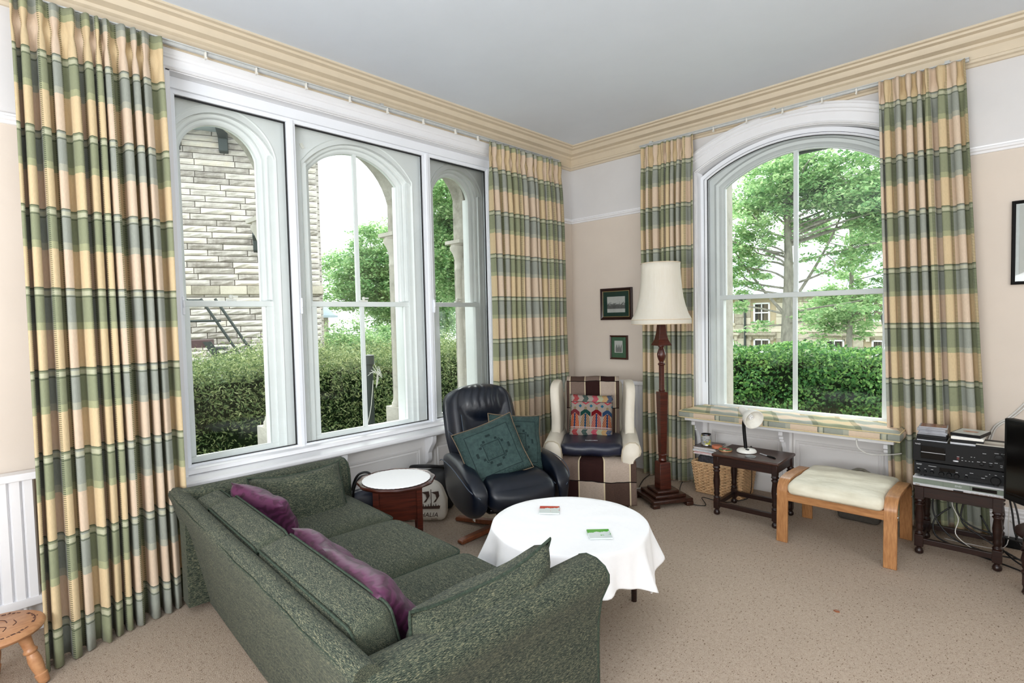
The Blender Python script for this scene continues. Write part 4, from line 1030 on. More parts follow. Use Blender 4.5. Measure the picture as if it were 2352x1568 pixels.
def tapestry(name):
    q = NT(name); uv = q.n('ShaderNodeUVMap'); sp = q.n('ShaderNodeSeparateXYZ'); q.L(uv.outputs[0], sp.inputs[0]); u, v = sp.outputs[0], sp.outputs[1]
    ab = lambda x: q.math('ABSOLUTE', x)
    cream = lin(172, 160, 150); red, grn, blu, och, pnk = lin(168, 34, 44), lin(30, 72, 66), lin(46, 74, 110), lin(206, 166, 104), lin(204, 66, 92)
    # zigzag chevron bands at the top and bottom
    col = q.mix(0, cream, cream)
    zig = lambda vv, k, amp: q.math('MULTIPLY', ab(q.math('SUBTRACT', q.math('FRACT', q.math('MULTIPLY', vv, k)), .5)), amp)
    fu = q.math('ADD', u, zig(v, 7.2, .09)); cell = q.math('FLOOR', q.math('MULTIPLY', fu, 9)); ce = q.math('DIVIDE', q.math('ADD', q.math('MODULO', cell, 9), .5), 9)
    rm = q.n('ShaderNodeValToRGB'); rm.color_ramp.interpolation = 'CONSTANT'; el = rm.color_ramp.elements
    seq = [cream, red, cream, grn, cream, pnk, lin(190, 198, 160), och, blu]
    el[0].position = 0; el[0].color = (*seq[0], 1); el[1].position = 1/9; el[1].color = (*seq[1], 1)
    for i in range(2, 9): e = el.new(i/9); e.color = (*seq[i], 1)
    q.L(ce, rm.inputs[0])
    band = q.math('ADD', q.math('GREATER_THAN', v, .83), q.between(v, .06, .20))
    col = q.mix(band, col, rm.outputs[0])
    # four robed figures as triangles of stripes with shoulders and heads
    cu = q.math('FRACT', q.math('MULTIPLY', u, 4)); cx = ab(q.math('SUBTRACT', cu, .5)); ci = q.math('DIVIDE', q.math('ADD', q.math('FLOOR', q.math('MULTIPLY', u, 4)), .5), 4)
    rf = q.n('ShaderNodeValToRGB'); rf.color_ramp.interpolation = 'CONSTANT'; el = rf.color_ramp.elements
    el[0].position = 0; el[0].color = (*lin(176, 52, 36), 1); el[1].position = .25; el[1].color = (*lin(84, 104, 92), 1); e = el.new(.5); e.color = (*lin(150, 50, 84), 1); e = el.new(.75); e.color = (*lin(120, 40, 40), 1); q.L(ci, rf.inputs[0])
    skirt = q.math('MULTIPLY', q.between(v, .22, .55), q.math('LESS_THAN', cx, q.math('SUBTRACT', .62, q.math('MULTIPLY', v, .62))))
    zz = q.math('GREATER_THAN', q.math('FRACT', q.math('ADD', q.math('MULTIPLY', cx, 7), zig(v, 16, 1.0))), .5)
    col = q.mix(skirt, col, q.mix(zz, lin(206, 150, 108), rf.outputs[0]))
    col = q.mix(q.math('MULTIPLY', q.between(v, .22, .55), q.math('LESS_THAN', cx, .07)), col, blu)
    rs = q.n('ShaderNodeValToRGB'); rs.color_ramp.interpolation = 'CONSTANT'; el = rs.color_ramp.elements
    el[0].position = 0; el[0].color = (*lin(120, 50, 56), 1); el[1].position = .25; el[1].color = (*grn, 1); e = el.new(.5); e.color = (*lin(120, 24, 32), 1); e = el.new(.75); e.color = (*blu, 1); q.L(ci, rs.inputs[0])
    sh = q.math('MULTIPLY', q.between(q.math('ADD', v, q.math('MULTIPLY', cx, .18)), .57, .665), q.math('LESS_THAN', cx, .46))
    col = q.mix(sh, col, rs.outputs[0])
    hd = q.math('LESS_THAN', q.math('ADD', q.math('POWER', q.math('MULTIPLY', cx, .27), 2), q.math('POWER', q.math('SUBTRACT', v, .675), 2)), .0011)
    col = q.mix(hd, col, lin(150, 136, 104))
    # stars and hanging chevrons
    su = ab(q.math('SUBTRACT', q.math('FRACT', q.math('ADD', q.math('MULTIPLY', u, 4), .02)), .02)); star = q.math('LESS_THAN', q.math('ADD', q.math('MULTIPLY', q.math('MINIMUM', su, q.math('SUBTRACT', 1, su)), .25), ab(q.math('SUBTRACT', v, .725))), .04)
    col = q.mix(q.math('MULTIPLY', star, q.between(v, .62, .80)), col, lin(48, 110, 140))
    ch = q.math('MULTIPLY', q.between(q.math('SUBTRACT', v, q.math('MULTIPLY', cx, .16)), .755, .79), q.math('LESS_THAN', v, .82))
    col = q.mix(ch, col, lin(190, 70, 84))
    col = q.mix(q.between(v, .815, .828), col, lin(90, 74, 70)); col = q.mix(q.between(v, .235, .255), col, lin(206, 190, 188))
    bd = q.math('MAXIMUM', q.math('LESS_THAN', v, .055), q.math('LESS_THAN', u, .025)); ck = q.math('GREATER_THAN', q.math('SINE', q.math('MULTIPLY', q.math('ADD', u, v), 150)), 0)
    col = q.mix(bd, col, q.mix(ck, lin(150, 160, 140), lin(40, 66, 56)))
    dots = q.math('LESS_THAN', q.math('ADD', q.math('POWER', q.math('SUBTRACT', q.math('FRACT', q.math('MULTIPLY', u, 34)), .5), 2), q.math('POWER', q.math('SUBTRACT', q.math('FRACT', q.math('MULTIPLY', v, 30)), .5), 2)), .06)
    col = q.mix(q.math('MULTIPLY', q.math('MULTIPLY', dots, band), .7), col, lin(226, 214, 206))
    col = q.mix(1.0, col, (.60, .58, .57), 'MULTIPLY'); nz = q.noise(q.coords('Object'), 160, 2); q.bump(nz, .3, .003); return q.base(col, .9, 0, .1)
loose('cushion', 'tapestry cushion with four robed figures and zigzag bands on the wing chair', 'cushion', .33, .335, .11, wcl(-.01, .07, .672), Euler((R(-15), R(2), R(34))), tapestry('woven_tapestry'), None, 9, n=20, dent=.04)

# ------------------------------------------------------------------ round table with white cloth
TX, TY, TZ, TR = -1.52, 1.925, .42, .352
rt = thing('round_table', 'round table hidden under a white cloth, only one leg showing', 'table', (TX, TY, 0), R(20))
bm = bmn(); lathe(bm, [(0, TZ-.024), (TR-.012, TZ-.024), (TR-.004, TZ-.016), (TR-.004, TZ-.006), (TR-.008, TZ-.003), (0, TZ-.003)], 48); obj('table_top', bm, M['mahog'], rt, smooth=40)
for k in range(3):
    a = R(40)+k*2*PI/3; bm = bmn(); lathe(bm, [(.013, 0), (.02, TZ-.03)], 8, T((.325*math.cos(a), .325*math.sin(a), 0))); obj('leg', bm, M['dark_wood'], rt)
bm = bmn(); NA, NR = 144, 40
def cloth(i, j):
    a = 2*PI*i/NA
    if j < 14:
        r = TR*j/13; return Vector((r*math.cos(a), r*math.sin(a), TZ+.002+.0008*math.sin(9*a+r*20)*(r > .1)))
    s = (j-13)/(NR-14)
    sq = max(abs(math.cos(a+R(28))), abs(math.sin(a+R(28))))
    drop = .145+.115*((1/sq)-1)/.414
    fold = .5+.5*math.sin(8*a+1.1+.8*math.sin(3*a)); fold2 = math.sin(17*a+2*math.sin(2*a))
    d = s*drop; flare = (.052*fold*s**1.1+.013*fold2*s)
    ed = min(1, d/.02); r = TR+.004*ed+flare+.012*s
    z = TZ+.002-max(0, d-.008)-.008*ed**2*(1 if d > 0 else 0)
    return Vector((r*math.cos(a), r*math.sin(a), max(.06, z)))
grid(bm, NA, NR, cloth, closeu=True)
bmesh.ops.remove_doubles(bm, verts=bm.verts, dist=1e-5)
M['cloth'] = flat('white_table_cotton', lin(248, 248, 249), .85, var=.012, vs=40, bump=.25, bs=26)
tag(obj('tablecloth', bm, M['cloth'], loc=(TX, TY, 0), smooth=180, solid=.002), 'plain white cloth draped over the round table', 'tablecloth')
def glass_coaster(label, c, loc, rz, seed):
    t = thing('coaster', label, 'coaster', loc, rz)
    q = NT('fused_glass'); co = q.coords('Object'); nz = q.noise(co, 14, 4, .6); sp = q.n('ShaderNodeSeparateXYZ'); q.L(co, sp.inputs[0])
    m_ = q.math('GREATER_THAN', q.math('ADD', q.math('MULTIPLY', nz, .22), q.math('MULTIPLY', sp.outputs[1], .9)), .118 if seed else .122)
    col = q.mix(m_, lin(212, 222, 220), c); q.base(col, .08, 0, .6)
    bm = bmn(); cbox(bm, (0, 0, .005), (.098, .098, .007)); obj('glass_tile', bm, q.m, t, bevel=.002)
    bm = bmn()
    for x in (-.038, .038):
        for y in (-.038, .038): cbox(bm, (x, y, .0008), (.01, .01, .0016))
    obj('foot', bm, M['white_plastic'], t, smooth=0)
glass_coaster('clear glass coaster streaked with red on the white tablecloth', lin(188, 62, 46), (-1.68, 1.975, TZ+.003), R(38), 0)
glass_coaster('clear glass coaster streaked with green on the white tablecloth', lin(84, 164, 62), (-1.33, 1.89, TZ+.003), R(44), 1)

# ------------------------------------------------------------------ standard lamp
LM = thing('floor_lamp', 'mahogany standard lamp with cream waisted shade by the arched window', 'lamp', (-1.945, 3.575, 0), R(-33))
bm = bmn()
box(bm, -.155, .155, -.155, .155, .028, .055); box(bm, -.12, .12, -.12, .12, .055, .078); box(bm, -.085, .085, -.085, .085, .078, .098)
for x in (-.13, .13):
    for y in (-.13, .13): box(bm, x-.027, x+.027, y-.027, y+.027, 0, .03)
obj('base', bm, M['dark_wood_x'], LM, bevel=.006)
bm = bmn(); rows = lathe(bm, [(.062, .098), (.058, .285), (.050, .293), (.0, .293)], 4, a0=PI/4)
lathe(bm, [(.020, .29), (.032, .302), (.026, .318), (.030, .335), (.034, .345), (.026, .352)], 20)
lathe(bm, [(.032, .352), (.044, .80), (.040, .804), (.0, .804)], 4, a0=PI/4)
lathe(bm, [(.024, .80), (.021, .805), (.026, .815), (.021, .823), (.0205, 1.0)], 4, a0=PI/4)
lathe(bm, [(.018, .995), (.026, 1.002), (.028, 1.008), (.018, 1.016), (.016, 1.024), (.024, 1.04), (.031, 1.062), (.031, 1.085), (.022, 1.112), (.015, 1.125), (.024, 1.135), (.024, 1.142)], 20)
obj('pole', bm, M['mahog'], LM, smooth=35, bevel=.002)
bm = bmn(); lathe(bm, [(.078, 1.142), (.072, 1.152), (.052, 1.185), (.040, 1.23), (.034, 1.275), (.030, 1.32)], 4, a0=PI/4); obj('collar', bm, M['mahog'], LM, smooth=0, bevel=.002)
bm = bmn(); lathe(bm, [(.016, 1.32), (.016, 1.37), (.022, 1.38), (.022, 1.42)], 16); obj('lamp_holder', bm, M['white_plastic'], LM)
def shade_mat():
    q = NT('cream_silk_shade'); tr = q.n('ShaderNodeBsdfTranslucent'); tr.inputs[0].default_value = (*lin(240, 234, 220), 1)
    mx = q.n('ShaderNodeMixShader'); mx.inputs[0].default_value = .35; q.L(q.p.outputs[0], mx.inputs[1]); q.L(tr.outputs[0], mx.inputs[2]); q.L(mx.outputs[0], q.out.inputs[0])
    return q.base(q.ramp(q.noise(q.coords('Object', (1, 1, .15)), 60, 3), [(.3, lin(236, 231, 218)), (.7, lin(242, 238, 228))]), .8, 0, .2)
M['shade'] = shade_mat(); M['braid'] = flat('shade_braid', lin(214, 196, 170), .8)
SH = [(.137, 1.735), (.137, 1.69), (.140, 1.63), (.146, 1.56), (.156, 1.49), (.170, 1.43), (.188, 1.375), (.206, 1.338), (.210, 1.330)]
bm = bmn(); grid(bm, 64, len(SH), lambda i, j: Vector((SH[j][0]*(1-.022*(1-abs(math.cos(4*2*PI*i/64)))*(SH[j][0] < .2))*math.cos(2*PI*i/64), SH[j][0]*(1-.022*(1-abs(math.cos(4*2*PI*i/64)))*(SH[j][0] < .2))*math.sin(2*PI*i/64), SH[j][1])), closeu=True)
sh = obj('lamp_shade', bm, M['shade'], LM, smooth=180, solid=.004)
bm = bmn(); lathe(bm, [(.209, 1.332), (.211, 1.325), (.211, 1.302), (.207, 1.298), (.204, 1.300), (.204, 1.33)], 64); obj('skirt_band', bm, M['shade'], sh, smooth=40)
for r_, z_ in ((.2105, 1.331), (.209, 1.299), (.138, 1.735)):
    bm = bmn(); tube(bm, [Vector((r_*math.cos(2*PI*i/64), r_*math.sin(2*PI*i/64), z_)) for i in range(64)], .0028, 6, closed=True); obj('braid', bm, M['braid'], sh)
for k in range(8):
    a = PI/8*0+k*PI/4; bm = bmn(); tube(bm, [Vector(((r+.001)*math.cos(a), (r+.001)*math.sin(a), z)) for r, z in SH], .0016, 5); obj('seam', bm, M['shade'], sh)
bm = bmn(); tube(bm, smoothpts([(-1.95, 3.70, .06), (-2.0, 3.78, .012), (-2.10, 3.72, .008), (-2.16, 3.62, .012), (-2.10, 3.56, .06), (-2.2, 3.66, .01), (-2.3, 3.9, .008), (-2.34, 4.1, .01)]), .0035, 6)
lf = tag(obj('lamp_flex', bm, M['cable_black'], smooth=180), 'black flex from the standard lamp with white inline switch', 'cable')
bm = bmn(); rbox(bm, (0, 0, 0), (.075, .03, .024), .01, n=6); obj('inline_switch', bm, M['white_plastic'], lf, loc=(-2.17, 3.63, .022), rot=(0, 0, R(52)), smooth=180)

# ------------------------------------------------------------------ window seat cushion
bm = bmn(); zb, zt = .562, .616
# plan outline with a notch at each end where the reveal starts; strips top, side, bottom with cloth uv
outl = [(-1.995, 3.955), (-1.985, 3.935), (-1.96, 3.925), (-.60, 3.925), (-.575, 3.935), (-.568, 3.955), (-.568, 4.19), (-.585, 4.205), (-.655, 4.21), (-.668, 4.225), (-.668, 4.285), (-.68, 4.295), (-1.945, 4.295), (-1.957, 4.285), (-1.957, 4.225), (-1.97, 4.21), (-1.98, 4.205), (-1.995, 4.19)]
nxs = 80; nys = 14; lay = bm.loops.layers.uv.verify()
def seat_pt(i, j):
    t = i/nxs; v = j/nys; y = 3.93+v*.362
    xa, xb = (-1.99, -.57) if y < 4.2 else (-1.955, -.67)
    ex = min(t, 1-t)*1.42; ey = min(v, 1-v)*.365
    e = min(1, ex/.02)*min(1, ey/.02); x = xa+(xb-xa)*t
    z = zt-.012*(1-e)+e*(.003*math.sin(x*46+v*3+2*math.sin(y*14))+.002*math.sin(x*21-y*30))*(1 if -1.75 < x < -.72 else .4)+.006*e
    return Vector((x, y, z))
grid(bm, nxs+1, nys+1, seat_pt, uv=lambda i, j: (i/nxs*1.42*.55+j/nys*.08, j/nys*.365*1.6+.05+.0*i))
top_ring = [seat_pt(i, 0) for i in range(nxs+1)]+[seat_pt(nxs, j) for j in range(1, nys+1)]+[seat_pt(i, nys) for i in range(nxs-1, -1, -1)]+[seat_pt(0, j) for j in range(nys-1, 0, -1)]
nr = len(top_ring); ss = [0]
for k in range(1, nr+1): ss.append(ss[-1]+(top_ring[k % nr]-top_ring[k-1]).length)
cen = Vector((-1.28, 4.08, 0))
def side(i, j):
    p = top_ring[i % nr].copy(); zz = [p.z, zt-.012, (zt+zb)/2, zb+.010, zb][j]; o = [0, .006, .009, .006, 0][j]
    n_ = Vector((0, -1, 0)) if p.y < 3.94 else (Vector((1, 0, 0)) if p.x > -.69 else (Vector((-1, 0, 0)) if p.x < -1.94 else Vector((0, 0, 0))))
    return Vector((p.x, p.y, zz))+n_*o
grid(bm, nr, 5, side, closeu=True, uv=lambda i, j: (.2+j*.012, ss[min(i, nr)]+.06))
bmesh.ops.remove_doubles(bm, verts=bm.verts, dist=1e-5)
box(bm, -1.93, -.70, 3.95, 4.28, zb, zb+.03)
wsc = tag(obj('seat_cushion', bm, M['plaid'], smooth=60), 'long plaid pad on the window seat under the arched window', 'cushion')
for zz in (zt-.004, zb+.004):
    bm = bmn(); tube(bm, [Vector((p.x, p.y-.008 if p.y < 3.94 else p.y, zz)) for p in top_ring], .0035, 5, closed=True); obj('piping', bm, flat('cream_piping', lin(214, 196, 150), .8), wsc)

# ------------------------------------------------------------------ wicker basket and what is in it
def basket():
    t = thing('wicker_basket', 'honey wicker basket under the window seat holding magazines and blanket', 'basket', (-1.68, 4.03, 0), 0)
    x0, x1, y0, y1, H_ = -.165, .165, -.115, .115, .235
    flare = lambda z: 1+.16*z/H_
    # upright stakes and woven rods, each course of rods one part
    def ring(z, off, ph):
        pts = []; n_ = 112; per = [(x0, y0), (x1, y0), (x1, y1), (x0, y1)]; Ls = [x1-x0, y1-y0, x1-x0, y1-y0]; tot = sum(Ls)
        for k in range(n_):
            s = tot*k/n_; e = 0
            while s > Ls[e]: s -= Ls[e]; e += 1
            a, b = Vector((*per[e], 0)), Vector((*per[(e+1) % 4], 0)); p = a+(b-a)*(s/Ls[e]); nrm = Vector(((b-a).y, -(b-a).x, 0)).normalized()
            w_ = off*math.cos(PI*k/2+ph)
            q = p*flare(z)+nrm*w_; cr = .03; pts.append(Vector((q.x, q.y, z)))
        return pts
    nz = 20
    for k in range(nz):
        bm = bmn(); z = .012+k*(H_-.03)/(nz-1); tube(bm, ring(z, .007, PI*(k % 2)), .0056, 5, closed=True); obj('woven_rod', bm, M['wicker'], t, smooth=180)
    bm = bmn()
    for p in ring(0, 0, 0)[::4]:
        q = Vector((p.x*flare(H_), p.y*flare(H_), H_-.01)); tube(bm, [Vector((p.x, p.y, .004)), q], .0042, 5)
    obj('stakes', bm, M['wicker'], t, smooth=180, kind='stuff')
    bm = bmn(); A_ = ring(H_-.006, .006, 0); B_ = ring(H_+.004, .006, PI); tube(bm, A_, .0075, 6, closed=True); tube(bm, B_, .0075, 6, closed=True); obj('rim', bm, M['wicker'], t, smooth=180)
    bm = bmn(); box(bm, x0, x1, y0, y1, .004, .012); obj('bottom', bm, M['wicker'], t, smooth=0)
M['wicker'] = flat('wicker', lin(214, 176, 132), .55, var=.25, vs=40)
basket()
M['felt'] = flat('charcoal_felt', lin(66, 64, 68), .95, var=.35, vs=60, bump=.4, bs=50, spec=.1)
bm = bmn(); rbox(bm, (0, 0, .03), (.33, .22, .10), .03, (.004, .004, .012), 10, fn=lambda q: q+Vector((0, 0, .004*math.sin(q.x*50)))); tag(obj('folded_blanket', bm, M['felt'], loc=(-1.68, 4.03, .212), smooth=180), 'dark grey folded blanket in the wicker basket', 'blanket')
cols = [lin(226, 224, 220), lin(176, 60, 60), lin(220, 214, 204), lin(120, 140, 156), lin(206, 186, 164), lin(96, 80, 74)]
for k in range(6):
    t = thing('magazine', ['white magazine lowest in the stack on the grey blanket', 'red edged magazine second from the bottom of the basket stack', 'cream magazine third up in the basket stack', 'blue grey magazine fourth up in the basket stack', 'buff magazine just under the top one in the basket', 'brown covered magazine topmost in the basket stack'][k], 'magazine', (-1.785+.004*math.sin(k*2.2), 4.025+.004*math.cos(k*3), .296+k*.0095), .06*math.sin(k*1.7), 'magazines in the basket')
    bm = bmn(); box(bm, -.085, .085, -.11, .11, 0, .002); box(bm, -.085, .085, -.11, .11, .0075, .009); box(bm, -.085, -.083, -.11, .11, 0, .009); obj('cover', bm, flat('magazine_cover', cols[k], .35, var=.25, vs=30), t, smooth=0)
    bm = bmn(); box(bm, -.083, .083, -.108, .108, .002, .0075); obj('pages', bm, M['linen'], t, smooth=0)
tin = thing('tin_can', 'unlabelled looking tin with pale wrapper standing on the magazines', 'tin', (-1.805, 4.0, .3535), 0)
tin['label'] = 'small metal tin with a pale grey and yellow wrapper on the magazines'
bm = bmn(); lathe(bm, [(.0, 0), (.037, 0), (.0385, .003), (.0365, .006), (.0365, .082), (.0385, .085), (.037, .088), (.034, .086), (.034, .078), (0, .078)], 28); obj('body', bm, M['chrome'], tin, smooth=35)
def label_mat():
    q = NT('tin_wrapper'); co = q.coords('Object'); sp = q.n('ShaderNodeSeparateXYZ'); q.L(co, sp.inputs[0])
    y_ = q.math('GREATER_THAN', q.noise(co, 22, 2), .56); col = q.mix(y_, lin(176, 178, 176), lin(206, 200, 84)); col = q.mix(q.math('GREATER_THAN', q.noise(q.coords('Object', (1, 1, 5)), 40, 2), .58), col, lin(90, 94, 96)); return q.base(col, .5)
bm = bmn(); lathe(bm, [(.0368, .010), (.0372, .012), (.0372, .076), (.0368, .078)], 28); obj('wrapper', bm, label_mat(), tin)

# ------------------------------------------------------------------ oak joint stool tables (turned legs)
def turned(h, block_top=.07, block_bot=(.035, .115)):
    """profile of a turned leg between two square blocks"""
    a, b = block_bot[1], h-block_top; L_ = b-a
    return [(.018, a-.002), (.022, a+.01), (.014, a+.02), (.020, a+.035), (.016, a+.05), (.018, a+L_*.35), (.022, a+L_*.55), (.0165, a+L_*.8), (.024, a+L_*.86), (.015, a+L_*.90), (.024, a+L_*.95), (.018, b+.002)]
def joint_table(name, label, x0, x1, y0, y1, h, over, wood_, tw, rail=.07, leg=.034):
    cx_, cy_ = (x0+x1)/2, (y0+y1)/2
    t = thing(name, label, 'table', (cx_, cy_, 0)); hx, hy = (x1-x0)/2, (y1-y0)/2
    bm = bmn(); box(bm, -hx-over, hx+over, -hy-over, hy+over, h-.02, h); obj('table_top', bm, tw, t, bevel=.006)
    for sx in (-1, 1):
        for sy in (-1, 1):
            bm = bmn(); m = T((sx*hx, sy*hy, 0)); lg = leg/2
            box(bm, -lg, lg, -lg, lg, h-.02-rail-.012, h-.02, m); box(bm, -lg, lg, -lg, lg, .045, .11, m)
            lathe(bm, turned(h-.02, rail+.012, (.045, .11)), 16, m); lathe(bm, [(.010, 0), (.019, .006), (.021, .018), (.016, .03), (.011, .036), (.017, .042), (.017, .05)], 16, m)
            obj('leg', bm, wood_, t, smooth=40, bevel=.002)
    for sy in (-1, 1):
        bm = bmn(); box(bm, -hx, hx, sy*hy-.010, sy*hy+.010, h-.02-rail, h-.02); obj('apron', bm, wood_, t, smooth=0, bevel=.002)
        bm = bmn(); box(bm, -hx, hx, sy*hy-.012, sy*hy+.012, .06, .09); obj('stretcher', bm, wood_, t, smooth=0, bevel=.002)
    for sx in (-1, 1):
        bm = bmn(); box(bm, sx*hx-.010, sx*hx+.010, -hy, hy, h-.02-rail, h-.02); obj('apron', bm, wood_, t, smooth=0, bevel=.002)
        bm = bmn(); box(bm, sx*hx-.012, sx*hx+.012, -hy, hy, .06, .09); obj('stretcher', bm, wood_, t, smooth=0, bevel=.002)
    return t
joint_table('oak_table', 'small dark oak table with turned legs carrying the desk lamp', -1.535, -1.16, 3.56, 3.855, .42, .026, M['dark_wood'], M['dark_wood_x'], .055)
joint_table('oak_table', 'small dark oak table with turned legs under the stereo units', -.445, -.12, 3.70, 3.98, .402, .03, M['dark_wood'], M['dark_wood_x'], .06, .04)
ZO = .42
dl = thing('desk_lamp', 'white desk lamp with black bendy neck on the dark oak table', 'lamp', (-1.39, 3.705, ZO), R(-10))
bm = bmn(); lathe(bm, [(0, 0), (.056, 0), (.063, .004), (.063, .012), (.056, .021), (.03, .027), (0, .028)], 32); obj('base', bm, M['white_plastic'], dl, smooth=50)
bm = bmn(); cbox(bm, (.022, -.028, .027), (.022, .014, .008)); obj('switch', bm, M['cable_black'], dl, bevel=.002)
neck = smoothpts([(-.005, 0, .025), (-.012, 0, .09), (-.018, 0, .16), (-.016, -.004, .205), (.002, -.01, .24), (.006, -.012, .262)])
bm = bmn(); tube(bm, neck, .0115, 10); obj('neck', bm, M['black_plastic'], dl)
ms = T((.008, -.012, .268), (R(0), R(0), R(-28)), (1.18, 1.18, 1.18)) @ T((0, 0, 0), (0, R(108), 0))
bm = bmn(); prof = [(.012, -.055), (.020, -.053), (.023, -.03), (.024, .0), (.030, .014), (.046, .035), (.055, .062), (.056, .078), (.052, .078), (.042, .04), (.026, .02), (.012, .012)]
lathe(bm, prof, 32, ms); obj('lamp_head', bm, M['white_plastic'], dl, smooth=50)
bm = bmn(); tube(bm, [ms @ Vector((.010*math.cos(k*.8), .010*math.sin(k*.8), .022+k*.0016)) for k in range(24)], .005, 8); obj('bulb', bm, M['linen'], dl)
ro = thing('round_coaster', 'round painted coaster with green rim and red centre on the oak table', 'coaster', (-1.515, 3.66, ZO)); 
def fruit():
    q = NT('painted_coaster'); co = q.coords('Object'); sp = q.n('ShaderNodeSeparateXYZ'); q.L(co, sp.inputs[0]); r_ = q.math('SQRT', q.math('ADD', q.math('POWER', sp.outputs[0], 2), q.math('POWER', sp.outputs[1], 2)))
    col = q.mix(q.math('LESS_THAN', q.math('ADD', r_, q.math('MULTIPLY', q.noise(co, 40, 2), .02)), .036*S), lin(66, 104, 66), lin(176, 52, 44)); col = q.mix(q.math('GREATER_THAN', q.noise(co, 60, 2), .62), col, lin(206, 196, 150)); return q.base(col, .2)
bm = bmn(); lathe(bm, [(0, .008), (.036, .008), (.043, .0095), (.043, .013), (.0, .013)], 32); obj('tile', bm, fruit(), ro, smooth=40)
bm = bmn(); lathe(bm, [(0, 0), (.042, 0), (.044, .003), (.043, .008), (0, .008)], 32); obj('cork', bm, M['pine'], ro, smooth=40)
rn = thing('tape_roll', 'orange and white roll lying at the corner of the magazines', 'tape', (-1.70, 3.955, .3535))
bm = bmn(); lathe(bm, [(.022, 0), (.036, 0), (.038, .004), (.038, .018), (.036, .022), (.022, .022)], 28); obj('roll', bm, flat('orange_tape', lin(206, 120, 84), .5), rn, smooth=40)
bm = bmn(); lathe(bm, [(.016, .001), (.022, .001), (.022, .0215), (.016, .0215), (.016, .001)], 28); obj('core', bm, M['linen'], rn, smooth=40)
bm = bmn(); lathe(bm, [(0, 0), (.031, 0), (.033, .002), (.033, .005), (.029, .007), (.027, .004), (0, .004)], 32)
q = NT('clear_glass_dish'); q.base((.8, .82, .8), .05); q.p.inputs['Transmission Weight'].default_value = .75; q.p.inputs['IOR'].default_value = 1.3
tag(obj('glass_coaster', bm, q.m, loc=(-1.325, 3.60, ZO), smooth=50), 'clear round glass coaster in front of the desk lamp', 'coaster')
pen = thing('pen', 'silver and black pen lying on the dark oak table', 'pen', (-1.245, 3.675, ZO+.0045), R(-30))
bm = bmn(); tube(bm, [(-.07, 0, 0), (-.066, 0, 0), (.0, 0, 0)], [.002, .004, .004], 10); obj('barrel', bm, M['silver'], pen)
bm = bmn(); tube(bm, [(.0, 0, 0), (.06, 0, 0), (.072, 0, 0)], [.0044, .0044, .003], 10); box(bm, .02, .065, -.0012, .0012, .004, .0065); obj('grip', bm, M['black_plastic'], pen)
bm = bmn(); tube(bm, smoothpts([(-1.40, 3.76, ZO+.004), (-1.42, 3.88, ZO-.0), (-1.43, 3.91, .30), (-1.45, 3.93, .06), (-1.52, 3.90, .008), (-1.60, 3.80, .006), (-1.72, 3.74, .03), (-1.66, 3.66, .006), (-1.76, 3.62, .006), (-1.80, 3.70, .006), (-1.95, 3.85, .006), (-2.05, 4.1, .006)]), .003, 6)
tag(obj('lamp_cable', bm, M['cable_black'], smooth=180), 'thin black cable trailing from the desk lamp across the carpet', 'cable')

# ------------------------------------------------------------------ bentwood footstool
fs = thing('footstool', 'bent oak footstool with cream leather cushion in front of the window', 'footstool', (-.795, 3.62, 0))
FZ = .375
def bent(sx):
    bm = bmn(); pts = [(-.252, 0), (-.246, .18), (-.243, .26)]
    for k in range(9):
        a = R(180-k*90/8*.96); pts.append((-.163+.08*math.cos(a), FZ-.085+.075*math.sin(a)+.006))
    pts += [(-.08, FZ+.0), (.05, FZ-.006), (.13, FZ-.012)]
    for k in range(9):
        a = R(90-k*90/8); pts.append((.175+.065*math.cos(a), FZ-.085+.070*math.sin(a)))
    pts += [(.25, .22), (.268, .0)]
    n = len(pts); th = .019
    rows = []
    for k, (y, z) in enumerate(pts):
        y0, z0 = pts[max(0, k-1)]; y1, z1 = pts[min(n-1, k+1)]; ty, tz = y1-y0, z1-z0; l = math.hypot(ty, tz); ny, nz = tz/l, -ty/l
        if k in (0, n-1): ny, nz = (1 if k == 0 else -1), 0
        x0, x1 = (sx*.297, sx*.236)
        rows.append([bm.verts.new(Vector((x, y+ny*o, z+nz*o))) for x, o in ((x0, 0), (x1, 0), (x1, th), (x0, th))])
    for A_, B_ in zip(rows, rows[1:]):
        for i in range(4): bm.faces.new((A_[i], A_[(i+1) % 4], B_[(i+1) % 4], B_[i]))
    cap(bm, rows[0]); cap(bm, rows[-1])
    return obj('bent_side', bm, M['light_oak_y'], fs, smooth=35, bevel=.003)
bent(-1); bent(1)
for y in (-.232, .215):
    bm = bmn(); box(bm, -.245, .245, y-.010, y+.010, FZ-.125, FZ-.073); obj('rail', bm, wood('light_oak_x', lin(144, 96, 56), lin(180, 130, 82), .38, (3, 20, 20)), fs, bevel=.003)
    for sx in (-1, 1):
        bm = bmn(); lathe(bm, [(.006, 0), (.006, .004), (.004, .005)], 10, T((sx*.2955, y, FZ-.10), (0, sx*PI/2, 0))); obj('bolt', bm, M['chrome'], fs)
bm = bmn(); box(bm, -.24, .24, -.2, .2, FZ-.06, FZ-.05); obj('webbing', bm, M['linen'], fs, smooth=0)
q = NT('cream_soft_leather'); co = q.coords('Object', (1, 1.6, 1)); n1 = q.noise(co, 7, 3, .55); q.bump(n1, .5, .022)
M['cream_soft'] = q.base(q.ramp(n1, [(.3, lin(206, 200, 178)), (.7, lin(226, 221, 202))]), .5, 0, .4)
bm = bmn(); rbox(bm, (0, 0, 0), (.476, .52, .07), .03, (.0, .008, .005), 22, fn=lambda p: p+Vector((0, -.0, -.012*max(0, (-p.y-.17)/.09)**1.5 if p.y < -.17 else 0))+Vector((0, 0, .0015*math.sin(p.x*30+p.y*22)*(p.z > 0)+.0015*math.sin(p.x*13-p.y*41)*(p.z > 0))))
